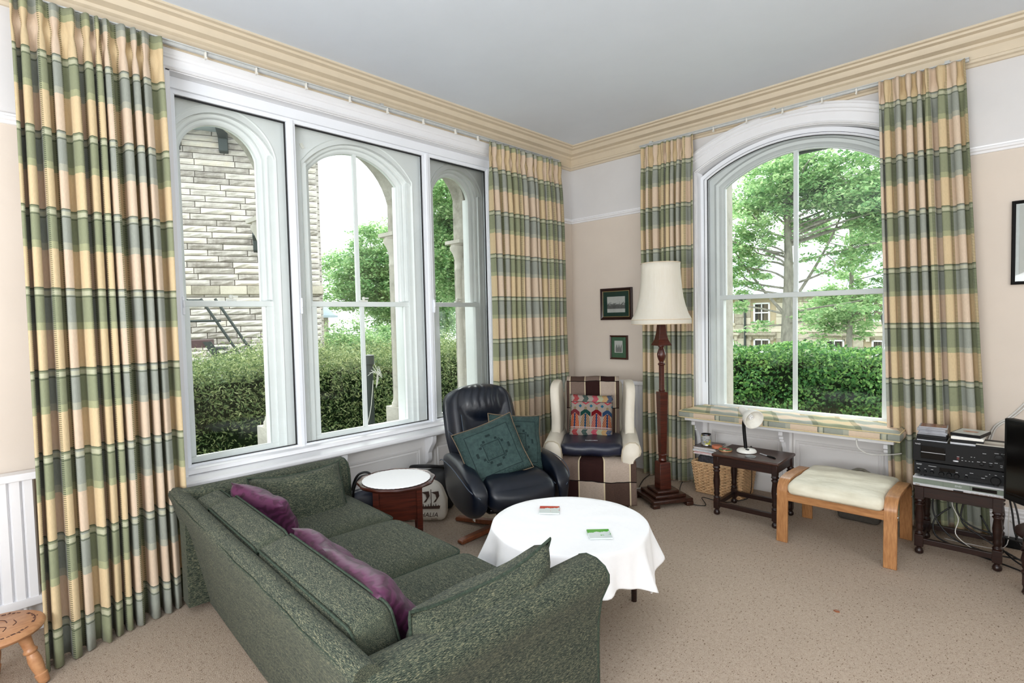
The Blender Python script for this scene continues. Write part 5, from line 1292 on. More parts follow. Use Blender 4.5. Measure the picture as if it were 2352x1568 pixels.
fc = obj('cushion', bm, M['cream_soft'], fs, loc=(0, 0, FZ-.040), smooth=180)
bm = bmn(); tube(bm, smoothpts([(-.075, .34, .10), (-.07, .335, .20), (-.05, .33, .30), (-.02, .33, .33), (.01, .33, .338), (.04, .33, .33), (.07, .335, .29), (.085, .34, .10)], 8), .010, 8)
bg_ = tag(obj('bag_handle', bm, flat('grey_woven_strap', lin(128, 124, 112), .9, var=.2, vs=60), loc=(-.80, 3.70, 0), smooth=180), 'grey woven loop handle standing up behind the footstool', 'bag')
bm = bmn(); rbox(bm, (0, .34, .075), (.24, .10, .15), .03, n=6); obj('bag_body', bm, flat('grey_woven_bag', lin(70, 66, 60), .9, var=.15, vs=50), bg_, smooth=180)

# ------------------------------------------------------------------ stereo stack on the second oak table
SX0, SX1, SYF = -.463, -.083, 3.635
def unit(name, label, x0, x1, yf, dep, z0, z1, body, foot=.006):
    t = thing(name, label, 'stereo', ((x0+x1)/2, yf, z0)); hw = (x1-x0)/2; h = z1-z0
    bm = bmn(); box(bm, -hw+.003, hw-.003, .008, dep, foot, h); obj('case', bm, body, t, bevel=.002)
    for sx in (-1, 1):
        for y in (.03, dep-.03):
            bm = bmn(); lathe(bm, [(.011, 0), (.011, foot)], 12, T((sx*(hw-.035), y, 0))); obj('foot', bm, M['cable_black'], t)
    return t, hw, h
dvd, hw, h = unit('dvd_player', 'slim silver disc player at the bottom of the stereo stack', SX0, SX1, 3.60, .27, .4025, .458, M['silver'])
bm = bmn(); box(bm, -hw, hw, 0, .01, .006, .020); obj('lower_fascia', bm, M['silver'], dvd, bevel=.002)
bm = bmn(); box(bm, -hw, hw, .002, .01, .020, .046); obj('panel', bm, M['greygreen'], dvd, smooth=0)
bm = bmn(); box(bm, -hw, hw, -.001, .01, .046, h); obj('top_strip', bm, M['silver'], dvd, bevel=.001)
bm = bmn(); box(bm, hw*.30, hw*.80, .0, .004, .024, .041); obj('display', bm, M['black_gloss'], dvd, smooth=0)
bm = bmn(); box(bm, -hw*.32, -hw*.318, .001, .004, .021, .045); box(bm, hw*.255, hw*.26, .001, .004, .021, .045); obj('tray_joint', bm, M['seal'], dvd, smooth=0)
for k in range(8):
    bm = bmn(); box(bm, hw*.28+k*.0175, hw*.28+k*.0175+.012, -.002, .002, .009, .013); obj('button', bm, M['chrome'], dvd, smooth=0)
bm = bmn(); box(bm, -hw+.012, -hw+.030, -.002, .002, .009, .016); obj('power_button', bm, M['chrome'], dvd, smooth=0)
bm = bmn(); box(bm, -.018, .022, -.0015, .001, .006, .012); obj('badge', bm, M['black_plastic'], dvd, smooth=0)
text('DVD', .013, M['ink'], dvd, (-.012, .0015, .028), (PI/2, 0, 0))
amp, hw, h = unit('receiver', 'dark grey receiver in the middle of the stereo stack', SX0+.004, SX1-.008, 3.61, .25, .458, .538, M['anthracite'], .012)
bm = bmn(); box(bm, -hw, hw, 0, .01, .012, h); obj('fascia', bm, M['anthracite'], amp, bevel=.0015)
bm = bmn(); box(bm, -.075, -.01, -.0012, .002, .042, .062); obj('display', bm, M['black_gloss'], amp, smooth=0)
for x, z, r_ in ((-.165, .030, .0085), (-.135, .030, .0065), (-.106, .030, .0085), (-.066, .030, .0115), (-.035, .030, .0115), (-.004, .030, .0115), (.035, .030, .006), (.148, .033, .021)):
    bm = bmn(); lathe(bm, [(r_, 0), (r_*.94, .010), (r_*.8, .0125), (0, .0125)], 20, T((x, 0, z), (PI/2, 0, 0))); obj('knob', bm, M['black_plastic'], amp, smooth=40)
for x, z in [(.055+k*.012, .030) for k in range(6)]+[(.055+k*.014, .047) for k in range(4)]:
    bm = bmn(); cbox(bm, (x, -.001, z), (.008, .004, .0035)); obj('button', bm, M['black_plastic'], amp, smooth=0)
bm = bmn()
for x, z, w_ in ((-.165, .045, .008), (-.135, .045, .008), (-.106, .045, .01), (-.066, .048, .006), (-.035, .048, .006), (-.004, .048, .01), (.035, .042, .009), (.055, .055, .014), (.112, .05, .008), (.10, .038, .014), (.148, .061, .008), (-.105, .063, .034), (.125, .0615, .004), (.175, .0615, .004)): cbox(bm, (x, -.0006, z), (w_, .0012, .0018))
obj('marking', bm, M['ink'], amp, smooth=0)
text('NAD', .011, M['ink'], amp, (-hw+.010, -.0005, .063), (PI/2, 0, 0))
dk_, hw, h = unit('cassette_deck', 'tall black cassette deck at the top of the stereo stack', SX0-.002, SX1+.006, 3.605, .25, .538, .652, M['black_plastic'], .005)
bm = bmn(); box(bm, -hw, hw, 0, .01, .005, h); obj('fascia', bm, M['black_plastic'], dk_, bevel=.0015)
bm = bmn(); box(bm, -hw+.035, -.055, -.004, .004, .022, .092); obj('cassette_door', bm, M['black_gloss'], dk_, bevel=.002)
bm = bmn(); box(bm, -hw+.037, -.054, -.006, -.003, .056, .0585); obj('door_trim', bm, M['silver'], dk_, smooth=0)
bm = bmn(); rbox(bm, (-.012, 0, .028), (.024, .008, .009), .004, n=4); obj('eject_button', bm, M['silver'], dk_, smooth=180)
for x, z, r_ in ((.09, .028, .009), (.125, .028, .009), (.155, .070, .018)):
    bm = bmn(); lathe(bm, [(r_, 0), (r_*.94, .008), (0, .010)], 20, T((x, 0, z), (PI/2, 0, 0))); obj('knob', bm, M['black_plastic'], dk_, smooth=40)
bm = bmn(); cbox(bm, (-.003, 0, .044), (.010, .003, .012)); obj('record_light', bm, flat('dull_red', lin(90, 20, 20), .4), dk_, smooth=0)
bm = bmn()
for x, z, w_ in ((-.003, .053, .01), (.014, .05, .006), (.014, .036, .006), (.028, .036, .006), (.042, .036, .005), (.055, .036, .006), (.078, .039, .012), (.10, .042, .012), (.125, .040, .012), (.145, .044, .012), (.05, .060, .006), (.062, .060, .004), (.10, .085, .014), (.146, .093, .016), (.166, .093, .003), (.178, .093, .012), (.165, .034, .01), (.165, .026, .008)): cbox(bm, (x, -.0006, z), (w_, .0012, .0018))
obj('marking', bm, M['ink'], dk_, smooth=0)
text('NAD', .011, M['ink'], dk_, (-hw+.010, -.0005, .094), (PI/2, 0, 0))
# discs and cases on the deck
ZD = .652
def case(name, label, w_, d_, h_, loc, rz, body, ins=None, clear=False, group=None):
    t = thing(name, label, 'disc case', loc, rz, group)
    bm = bmn(); box(bm, -w_/2, w_/2, -d_/2, d_/2, 0, h_); obj('shell', bm, body, t, bevel=.001)
    bm = bmn(); box(bm, -w_/2+.006, w_/2-.004, -d_/2+.003, d_/2-.003, h_, h_+.0006); obj('cover_insert', bm, ins or body, t, smooth=0)
    return t
M['clear_cd'] = flat('clear_disc_case', lin(150, 152, 158), .15, var=.2, vs=20)
z = ZD+.004
bm = bmn(); box(bm, -.065, .065, -.06, .06, 0, .004); tag(obj('paper_sheet', bm, M['silver'], loc=(-.385, 3.69, ZD), smooth=0), 'flat silver edged sheet under the left pile of disc cases', 'paper')
for k in range(2):
    case('disc_case', ['black disc case lowest in the left pile', 'black disc case second from the bottom of the left pile'][k], .128, .118, .0125, (-.388, 3.69, z), .02*k, M['black_plastic'], M['black_gloss'], group='left pile of disc cases'); z += .0131
names = ['clear disc case just above the two black ones', 'clear disc case fourth up in the left pile', 'clear disc case fifth up in the left pile', 'clear disc case just under the brown topped one', 'clear disc case with brown cover topmost in the left pile']
ins = [lin(120, 130, 150), lin(190, 190, 196), lin(80, 84, 96), lin(170, 160, 150), lin(140, 96, 80)]
for k in range(5):
    case('disc_case', names[k], .122, .108, .0085, (-.388+.003*math.sin(k*2), 3.69+.003*math.cos(k*3), z), .05*math.sin(k*1.9), M['clear_cd'], flat('disc_cover', ins[k], .2, var=.3, vs=30), group='left pile of disc cases'); z += .0091
z = ZD
for k, (lab, body, ins_, rz) in enumerate([('grey edged case lowest in the right pile on the deck', M['silver'], M['black_gloss'], 0), ('black film case second up in the right pile on the deck', M['black_plastic'], M['linen'], .02), ('white film case third up in the right pile on the deck', M['white_plastic'], M['linen'], -.02)]):
    hh = (.010, .016, .013)[k]; case('film_case', lab, .130, .150, hh, (-.243+.002*k, 3.695, z), rz, body, ins_, group='right pile of film cases'); z += hh+.0006
def facecover():
    q = NT('film_cover'); co = q.coords('Object'); sp = q.n('ShaderNodeSeparateXYZ'); q.L(co, sp.inputs[0]); r_ = q.math('SQRT', q.math('ADD', q.math('POWER', q.math('MULTIPLY', sp.outputs[0], .8), 2), q.math('POWER', sp.outputs[1], 2)))
    return q.base(q.mix(q.math('LESS_THAN', q.math('ADD', r_, q.math('MULTIPLY', q.noise(co, 40, 3), .03)), .042), lin(196, 196, 190), lin(178, 128, 100)), .25)
case('film_case', 'black film case with pale portrait cover on top of the right pile', .125, .165, .016, (-.232, 3.715, z), R(-12), M['black_plastic'], facecover(), group='right pile of film cases')
pc_ = thing('cassette_box', 'pale cream boxed case lying at the right end of the deck', 'box', (-.135, 3.655, ZD), R(-2))
bm = bmn(); box(bm, -.068, .068, -.06, .06, 0, .014); obj('shell', bm, M['black_plastic'], pc_, bevel=.001)
bm = bmn(); box(bm, -.067, .067, -.059, .059, .014, .0165); obj('cover', bm, flat('cream_card', lin(206, 202, 190), .5), pc_, smooth=0)
bm = bmn(); box(bm, -.056, .056, -.048, .0, .0165, .0172); obj('window', bm, flat('taupe_card', lin(150, 142, 132), .4, var=.2, vs=20), pc_, smooth=0)

# ------------------------------------------------------------------ television on its stand, cables
tv = thing('television', 'black flat television seen edge on beside the stereo stack', 'television', (.09, 3.31, .30), R(-49))
bm = bmn(); box(bm, -.27, .27, -.012, .03, .135, .53); obj('screen_case', bm, M['black_plastic'], tv, bevel=.006)
bm = bmn(); box(bm, -.252, .252, -.0135, -.011, .165, .512); obj('screen', bm, M['black_gloss'], tv, smooth=0)
bm = bmn(); lathe(bm, [(0, 0), (.12, 0), (.12, .01), (.03, .02), (.025, .14), (0, .14)], 24, T((0, .01, .012))); obj('stand', bm, M['black_plastic'], tv, smooth=40)
bm = bmn(); tube(bm, [Vector((-.25, -.014, .175)), Vector((.25, -.014, .175))], .0015, 5); obj('bezel_line', bm, M['anthracite'], tv)
tvt = thing('television_table', 'dark turned leg table under the television, mostly out of view', 'table', (.14, 3.50, 0))
bm = bmn(); lathe(bm, [(0, .285), (.185, .285), (.195, .292), (.195, .302), (.185, .31), (0, .31)], 40); obj('table_top', bm, M['dark_wood'], tvt, smooth=40)
for k in range(4):
    a = R(190)+k*PI/2; bm = bmn(); m = T((.15*math.cos(a), .15*math.sin(a), 0)); box(bm, -.016, .016, -.016, .016, .23, .286, m); lathe(bm, turned(.286, .056, (.05, .10)), 14, m); box(bm, -.016, .016, -.016, .016, .05, .10, m); lathe(bm, [(.010, 0), (.018, .01), (.012, .03), (.016, .05)], 14, m); obj('leg', bm, M['dark_wood'], tvt, smooth=40)
def cable(label, pts, r, mat, group=None, k=6):
    bm = bmn(); tube(bm, smoothpts(pts, k), r, 6); return tag(obj('cable', bm, mat, smooth=180), label, 'cable', group)
G1 = 'tangle of cables behind the stereo table'
rd = random.Random(4)
ys = lambda: rd.uniform(3.86, 3.94)
bl = [[(-.40, 3.99, .36), (-.41, 3.93, .20), (-.36, 3.90, .10), (-.28, 3.88, .05), (-.14, 3.86, .03), (.05, 3.90, .02)],
      [(-.33, 3.95, .22), (-.40, 3.92, .14), (-.39, 3.88, .06), (-.30, 3.86, .03), (-.22, 3.87, .035)],
      [(-.29, 3.98, .34), (-.30, 3.92, .22), (-.24, 3.90, .15), (-.12, 3.88, .13), (.02, 3.92, .10), (.16, 3.95, .10)],
      [(-.26, 3.97, .32), (-.28, 3.91, .17), (-.20, 3.88, .11), (-.10, 3.86, .06), (.03, 3.80, .02), (.14, 3.76, .01)],
      [(-.10, 3.98, .38), (-.06, 3.94, .30), (-.04, 3.92, .18), (-.05, 3.92, .10), (.03, 3.94, .07), (.2, 3.94, .08)],
      [(-.09, 3.99, .36), (-.07, 3.95, .25), (-.05, 3.93, .12), (.02, 3.86, .03), (.10, 3.75, .012), (.22, 3.66, .01)],
      [(-.20, 3.96, .20), (-.12, 3.90, .07), (-.02, 3.80, .02), (.08, 3.78, .04), (.2, 3.72, .02)],
      [(-.38, 3.90, .012), (-.2, 3.84, .010), (-.02, 3.74, .010), (.12, 3.60, .010)]]
lb = ['black cable looping down at the left of the stereo table legs', 'short black cable curling behind the stereo table stretcher', 'thick black cable sagging across the plaid curtain under the stereo', 'black cable falling diagonally under the stereo table', 'black cable hanging outside the right legs of the stereo table', 'black cable dropping to the carpet beside the right table legs', 'black cable crossing low beside the television table', 'black cable lying flat along the carpet by the stereo table']
for p, l in zip(bl, lb): cable(l, p, .0045, M['cable_black'], G1)
wl = [[(-.30, 3.97, .36), (-.32, 3.90, .26), (-.29, 3.88, .18), (-.30, 3.86, .10), (-.24, 3.84, .05), (-.18, 3.83, .03)],
      [(-.36, 3.98, .02), (-.25, 3.94, .03), (-.10, 3.96, .045), (-.085, 4.0, .2), (-.08, 4.02, .36)],
      [(-.08, 3.95, .20), (.0, 3.93, .15), (.10, 3.92, .13), (.25, 3.95, .12)],
      [(-.06, 3.94, .17), (.0, 3.90, .10), (.05, 3.86, .06), (.12, 3.85, .04), (.2, 3.9, .04)]]
ll = ['thin white cable wriggling down the middle under the stereo table', 'white cable along the floor and up behind the stereo table', 'white cable running sideways towards the television table', 'pale grey lead with plugs among the black cables']
for p, l in zip(wl, ll): cable(l, p, .0026, M['cable_white'], G1)
for k in range(3):
    bm = bmn(); tube(bm, [(.03+k*.02, 3.88-.01*k, .085-.02*k), (.05+k*.02, 3.875-.01*k, .07-.02*k)], .007, 8)
    tag(obj('cable_plug', bm, M['chrome']), ['small shiny plug uppermost in the cable tangle beside the television table', 'small shiny plug between two others in the cable tangle', 'small shiny plug lowest in the cable tangle beside the television table'][k], 'plug', 'shiny plugs in the cable tangle')
bm = bmn(); tube(bm, smoothpts([(.09, YW-.006, .98), (.02, YW-.006, .90), (-.04, YW-.006, .80), (-.10, YW-.006, .72), (-.16, YW-.006, .66), (-.19, YW-.006, .55)]), .005, 6); tube(bm, smoothpts([(.10, YW-.006, .98), (.03, YW-.006, .90), (-.03, YW-.006, .79), (-.09, YW-.006, .715), (-.15, YW-.006, .655), (-.18, YW-.006, .55)]), .005, 6)
tag(obj('wall_cable', bm, M['cable_white'], smooth=180), 'pair of white cables rising up the wall beside the television', 'cable')
bm = bmn(); tube(bm, smoothpts([(-.80, 3.955, .55), (-.79, 3.945, .50), (-.74, 3.95, .465), (-.68, 3.98, .46), (-.62, 4.02, .465), (-.58, 4.06, .47)]), .004, 6)
tag(obj('seat_cable', bm, M['cable_white'], smooth=180), 'white cable looping from beneath the window seat pad', 'cable')
bm = bmn(); box(bm, -.13, .02, 4.10, 4.16, .0, .05); so_ = tag(obj('extension_socket', bm, M['black_plastic'], bevel=.005), 'black extension block on the floor behind the cables', 'socket')

# ------------------------------------------------------------------ little wooden stool at the left
ws = thing('wooden_stool', 'small round pine stool with burnt lettering beside the left plaid curtain', 'stool', (-2.79, .062, 0))
bm = bmn(); lathe(bm, [(0, .212), (.128, .212), (.141, .218), (.146, .228), (.143, .236), (.134, .241), (0, .241)], 48); obj('seat', bm, M['pine'], ws, smooth=45)
LP = [(.012, 0), (.017, .004), (.019, .022), (.021, .04), (.017, .044), (.0205, .07), (.022, .10), (.018, .124), (.016, .128), (.022, .134), (.023, .141), (.018, .148), (.017, .152), (.020, .19), (.020, .215)]
for k, a in enumerate((62, -58, 182)):
    a = R(a); m = T((.085*math.cos(a), .085*math.sin(a), 0)) @ Matrix.Translation(Vector((.085*math.cos(a)*.42*S*0, 0, 0)))
    tilt = Matrix.Rotation(R(17), 4, Vector((-math.sin(a), math.cos(a), 0))); top_ = Vector((.08*math.cos(a), .08*math.sin(a), .215))
    mm = Matrix.Translation(top_) @ tilt.inverted() @ Matrix.Translation(Vector((0, 0, -.222)))
    bm = bmn(); lathe(bm, LP, 18, mm); obj('leg', bm, M['pine'], ws, smooth=45)
bm = bmn()
for k in range(46):
    a = 2*PI*k/46
    if (k % 9) in (7, 8): continue
    m = Matrix.Rotation(a, 4, 'Z'); l = .010 if k % 3 else .014
    box(bm, .112-(.004 if k % 2 else .0), .117, -l/2, l/2, .2408, .2416, m)
    if k % 4 == 0: box(bm, .119, .124, -.003, .003, .2408, .2416, m)
for p in ([(-.06, -.03), (-.03, .0), (.0, .01), (.02, .03), (.05, .02)], [(-.02, -.045), (.0, -.02), (.03, -.03), (.05, -.01)], [(-.07, .01), (-.05, .03), (-.02, .035)], [(.02, .05), (.0, .06), (-.03, .055)]):
    tube(bm, smoothpts([(a, b, .2412) for a, b in p], 4), .0016, 5)
obj('burnt_decoration', bm, M['burn'], ws, smooth=0)

bm = bmn(); prism(bm, [(-.012, -.004), (.0, -.009), (.012, -.002), (.008, .007), (-.006, .008)], lambda a, b, d: Vector((a, b, d)), 0, .006); tag(obj('crumb', bm, M['beech'], loc=(-.626, 2.73, 0), smooth=0), 'brown crumb lying on the open carpet', 'crumb')

# ------------------------------------------------------------------ outside
GZ = -.75
bm = bmn()
for (x0, x1, y0, y1) in ((-40, XW-.58, -12, 40), (XW-.58, 20, YW+.55, 40)): box(bm, x0, x1, y0, y1, GZ-.1, GZ)
g = obj('garden_ground', bm, M['lawn'], smooth=0, kind='structure'); g['label'] = 'ground of the garden outside both windows'
bm = bmn(); box(bm, -30, 20, 8.4, 16, GZ, GZ+.02); g = obj('road', bm, M['tarmac'], smooth=0, kind='structure'); g['label'] = 'pale road behind the clipped hedge'

def leaves(name, cen, size, mat, parent=None, nrm=None, kind='stuff', aspect=.55, droop=0):
    """one mesh of small folded leaves: cen Nx3 (builder units)"""
    n = len(cen); sz = size*(.6+.8*rng.random(n))[:, None]
    d = rng.normal(size=(n, 3)); d /= np.linalg.norm(d, axis=1)[:, None]
    if nrm is not None:
        d = d*.7+nrm; d /= np.linalg.norm(d, axis=1)[:, None]
    e = rng.normal(size=(n, 3)); e -= (e*d).sum(1)[:, None]*d; e /= np.linalg.norm(e, axis=1)[:, None]
    f = np.cross(d, e)
    V_ = np.stack([cen-e*sz, cen+f*sz*aspect+d*sz*.15, cen+e*sz, cen-f*sz*aspect+d*sz*.15], 1).reshape(-1, 3)*S
    me = bpy.data.meshes.new(name); me.vertices.add(4*n); me.vertices.foreach_set('co', V_.astype(np.float32).ravel())
    me.loops.add(4*n); me.loops.foreach_set('vertex_index', np.arange(4*n, dtype=np.int32))
    me.polygons.add(n); me.polygons.foreach_set('loop_start', np.arange(0, 4*n, 4, dtype=np.int32)); me.polygons.foreach_set('loop_total', np.full(n, 4, dtype=np.int32))
    me.update(calc_edges=True); me.materials.append(mat)
    o = bpy.data.objects.new(name, me); COL.objects.link(o)
    if parent is not None: o.parent = parent
    if kind: o['kind'] = kind
    return o
def shell_box(n, x0, x1, y0, y1, z0, z1, depth, sides):
    """points in the outer skin of a box; sides weights for (x0,x1,y0,y1,z1)"""
    out = []; tot = sum(sides)
    for s, w_ in enumerate(sides):
        k = int(n*w_/tot)
        if not k: continue
        p = rng.random((k, 3))*[x1-x0, y1-y0, z1-z0]+[x0, y0, z0]; dd = depth*rng.random(k)**2
        if s == 0: p[:, 0] = x0+dd
        elif s == 1: p[:, 0] = x1-dd
        elif s == 2: p[:, 1] = y0+dd
        elif s == 3: p[:, 1] = y1-dd
        else: p[:, 2] = z1-dd
        out.append(p)
    return np.concatenate(out)
# conifer hedge outside the triple window
h1 = thing('hedge', 'feathery conifer hedge outside the triple window, pale on top', 'hedge', (0, 0, 0))
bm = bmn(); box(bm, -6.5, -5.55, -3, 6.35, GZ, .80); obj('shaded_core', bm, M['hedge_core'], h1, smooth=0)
p = shell_box(120000, -6.6, -5.35, -3, 6.45, GZ, .95, .28, (0, 10, 1, 1, 7))
p[:, 0] += .10*np.sin(p[:, 1]*2.3)+.06*np.sin(p[:, 2]*7+p[:, 1]*5); p[:, 2] += (.06*np.sin(p[:, 1]*3.1)+.05*np.sin(p[:, 1]*7.3+p[:, 0]*4))*(p[:, 2] > .5)
leaves('foliage', p, .021, M['leaf_hedge_l'], h1, nrm=np.array([.3, 0, .5]), aspect=.30)
# upright feathery shoots along the top
n = 9000; base = np.stack([-6.5+1.15*rng.random(n), -3+9.4*rng.random(n), np.full(n, .86)+.1*rng.random(n)], 1)
base[:, 2] += .06*np.sin(base[:, 1]*3.1); hh = .10+.16*rng.random(n)**2; pts = []
for k in range(6): pts.append(base+np.stack([.05*rng.normal(size=n)*k/5, .05*rng.normal(size=n)*k/5, hh*k/5], 1)+rng.normal(size=(n, 3))*.012)
leaves('shoots', np.concatenate(pts), .018, M['leaf_hedge_l'], h1, aspect=.28)
# broadleaf hedge outside the arched window
h2 = thing('hedge', 'clipped bright green privet hedge outside the arched window', 'hedge', (0, 0, 0))
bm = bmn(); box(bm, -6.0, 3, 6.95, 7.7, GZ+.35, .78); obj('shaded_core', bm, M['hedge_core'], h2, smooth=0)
p = shell_box(80000, -6.2, 3, 6.75, 7.9, GZ+.2, .90, .24, (1, 1, 10, 0, 5)); p[:, 1] += .09*np.sin(p[:, 0]*3.7+p[:, 2]*5)+.06*np.sin(p[:, 0]*9.1-p[:, 2]*8); p[:, 2] += .04*np.sin(p[:, 0]*5.1)*(p[:, 2] > .6)+.06*rng.random(len(p))*(p[:, 2] > .85)
leaves('foliage', p, .023, M['leaf_hedge_r'], h2, nrm=np.array([0, -.4, .4]), aspect=.55)
bm = bmn()
for k in range(70):
    x = -6+k*.13+.03*rd.random(); tube(bm, [(x, 7.25, GZ), (x+.05*rd.uniform(-1, 1), 7.15, .0), (x+.12*rd.uniform(-1, 1), 7.05, .6)], [.016, .012, .006], 5)
obj('stems', bm, M['bark'], h2, kind='stuff')
rl = thing('iron_railing', 'low iron railing behind the privet hedge', 'railing', (0, 8.0, 0))
bm = bmn(); box(bm, -5, 3, -.012, .012, .30, .33); box(bm, -5, 3, -.012, .012, GZ+.1, GZ+.13); obj('rail', bm, M['iron'], rl, smooth=0)
bm = bmn(); tube(bm, [(0, 0, GZ), (0, 0, .38), (0, 0, .44)], [.010, .010, .002], 6); b0 = obj('bar', bm, M['iron'], rl, loc=(-4.9, 0, 0))
for k in range(1, 60): shared('bar', b0, rl, (-4.9+k*.13, 0, 0))

def tree(name, label, base, h, blobs, nl, leaf, mat, trunk_r, branches, group=None, lean=(0, 0)):
    t = thing(name, label, 'tree', base, 0, group)
    bm = bmn(); tube(bm, smoothpts([(0, 0, 0), (lean[0]*.3, lean[1]*.3, h*.25), (lean[0]*.6+.04, lean[1]*.6, h*.5), (lean[0], lean[1], h*.8)], 4), [trunk_r*(1-.75*k/12) for k in range(13)], 10); obj('trunk', bm, M['bark'], t, smooth=180)
    bm = bmn(); rb = random.Random(len(label))
    for b in branches:
        tube(bm, smoothpts(b, 4), [trunk_r*.24*(1-.85*k/((len(b)-1)*4)) for k in range((len(b)-1)*4+1)], 6)
    for (cx_, cy_, cz_, rx, ry, rz) in blobs:   # twigs reaching each leaf mass
        z0 = min(h*.7, max(h*.3, cz_-rz)); tube(bm, smoothpts([(lean[0]*.7, lean[1]*.7, z0), (cx_*.5+rb.uniform(-.2, .2), cy_*.5, (z0+cz_)/2), (cx_, cy_, cz_), (cx_+rx*.5*rb.uniform(-1, 1), cy_, cz_+rz*.6)], 4), [trunk_r*.16*(1-.06*k) for k in range(13)], 5)
    obj('branches', bm, M['bark'], t, smooth=180)
    tot = sum(b[3]*b[4]*b[5] for b in blobs) ; P_ = []
    for (cx_, cy_, cz_, rx, ry, rz) in blobs:
        k = int(nl*(rx*ry*rz)/tot); nc = max(6, int(k/55))
        d = rng.normal(size=(nc, 3)); d /= np.linalg.norm(d, axis=1)[:, None]; r_ = (.45+.55*rng.random(nc)**.5)[:, None]
        cc = d*r_*[rx, ry, rz]+[cx_, cy_, cz_]
        q_ = np.repeat(cc, 55, 0)[:k]; q_ = q_+rng.normal(size=q_.shape)*[rx*.19, ry*.19, rz*.11]; P_.append(q_)
    leaves('foliage', np.concatenate(P_), leaf, mat, t, nrm=np.array([0, 0, .9]), aspect=.5)
    return t
# trees seen through the triple window
def blobcloud(n, c, r, br, seed):
    g_ = np.random.default_rng(seed); out = []
    for _ in range(n):
        d = g_.normal(size=3); d /= np.linalg.norm(d); k = g_.random()**.5
        out.append((c[0]+d[0]*r[0]*k, c[1]+d[1]*r[1]*k, c[2]+d[2]*r[2]*k, br*(.8+.5*g_.random()), br*(.8+.5*g_.random()), br*.7*(.8+.5*g_.random())))
    return out
tree('tree', 'broad green tree beside the neighbouring stone house', (-15.2, 10.3, GZ), 4.5, blobcloud(38, (-.1, .3, 3.5), (2.0, 2.4, 1.9), .78, 1), 120000, .055, M['leaf_tree'], .16, [], 'garden trees')
tree('tree', 'tall dense tree nearest the room corner outside the triple window', (-9.6, 8.7, GZ), 6.0, blobcloud(36, (.15, .3, 4.0), (1.25, 1.35, 2.5), .75, 2), 130000, .045, M['leaf_tree'], .18, [], 'garden trees')
tree('shrub', 'light green shrub beneath the broad tree', (-11.7, 6.75, GZ), 1.9, blobcloud(20, (0, 0, 1.35), (1.2, 1.0, .75), .5, 3), 40000, .035, M['leaf_tree'], .06, [])
# trees beyond the privet hedge
bA = [[(0, 0, 2.2), (.5, 0, 3.0), (.9, .1, 3.9), (1.2, 0, 5.0)], [(0, 0, 2.0), (-.6, .1, 2.7), (-1.2, .1, 3.6), (-1.7, 0, 4.6)], [(0, 0, 1.2), (.8, -.2, 1.35), (1.4, -.2, 1.3)]]
blA = blobcloud(16, (0.35, 0, 4.9), (1.9, 1.0, 1.3), .6, 5)+blobcloud(9, (1.7, -.1, 4.6), (1.2, .8, 1.4), .6, 6)+blobcloud(7, (-1.0, .1, 3.6), (.8, .7, .9), .45, 7)+[(-.9, 0, 2.75, .5, .4, .28), (-1.3, .1, 2.35, .45, .4, .28), (.9, -.2, 3.0, .6, .4, .35), (.6, -.2, 1.95, .4, .4, .2), (-.5, -.2, 1.85, .45, .4, .16), (1.3, -.2, 2.3, .5, .4, .22)]
tree('tree', 'large tree with thick grey trunk behind the privet hedge', (-3.65, 12.0, GZ), 6.2, blA, 52000, .042, M['leaf_tree'], .17, bA, 'street trees', (-.05, 0))
blB = blobcloud(14, (0, 0, 3.4), (1.2, .8, 1.7), .5, 9)+[(-.7, 0, 1.75, .55, .4, .18), (.5, 0, 2.0, .6, .4, .22), (-.5, 0, 2.5, .6, .4, .25), (.3, 0, 1.45, .4, .3, .14), (-.95, -.1, 1.45, .5, .3, .15), (.9, 0, 2.7, .5, .4, .22)]
tree('tree', 'slender tree with thin straight trunk behind the privet hedge', (-3.17, 14.9, GZ), 6.0, blB, 19000, .045, M['leaf_tree'], .085, [[(0, 0, 1.9), (.6, 0, 2.3), (1.1, 0, 2.4)], [(0, 0, 1.6), (-.6, 0, 1.8), (-1.1, 0, 1.75)]], 'street trees')
lp = thing('lamp_post', 'slim dark lamp post by the road behind the privet hedge', 'lamp post', (-2.35, 14.2, GZ))
bm = bmn(); lathe(bm, [(.05, 0), (.045, .4), (.03, .45), (.026, 1.75), (.05, 1.8), (.075, 1.95), (.08, 1.98), (.02, 2.08), (.008, 2.16)], 12); obj('post', bm, M['iron'], lp, smooth=35)
# post with wires in the conifer hedge
gp = thing('garden_post', 'dark post tangled with pale string in the conifer hedge', 'post', (-5.02, 3.03, GZ))
bm = bmn(); lathe(bm, [(.04, 0), (.04, 1.66), (.055, 1.665), (.055, 1.76), (0, 1.77)], 14); obj('post', bm, M['iron'], gp, smooth=40)
bm = bmn()
for k in range(5): tube(bm, smoothpts([(.05, -.05+.02*k, 1.55+.03*k), (.11, .0+.02*k, 1.60-.02*k), (.06, .07, 1.52+.03*k), (.09, .02, 1.42)]), .0025, 5)
tube(bm, smoothpts([(.07, .0, 1.5), (.10, -.06, 1.2), (.12, -.16, .9), (.13, -.2, .6), (.14, -.2, .2)]), .004, 5); obj('string', bm, M['cable_white'], gp)

# neighbouring house: rock faced stones laid one by one
nh = thing('neighbour_house', 'pale rock faced stone house wall beyond the conifer hedge', 'house', (-9.52, 4.79, 0), math.atan2(.913, .407))
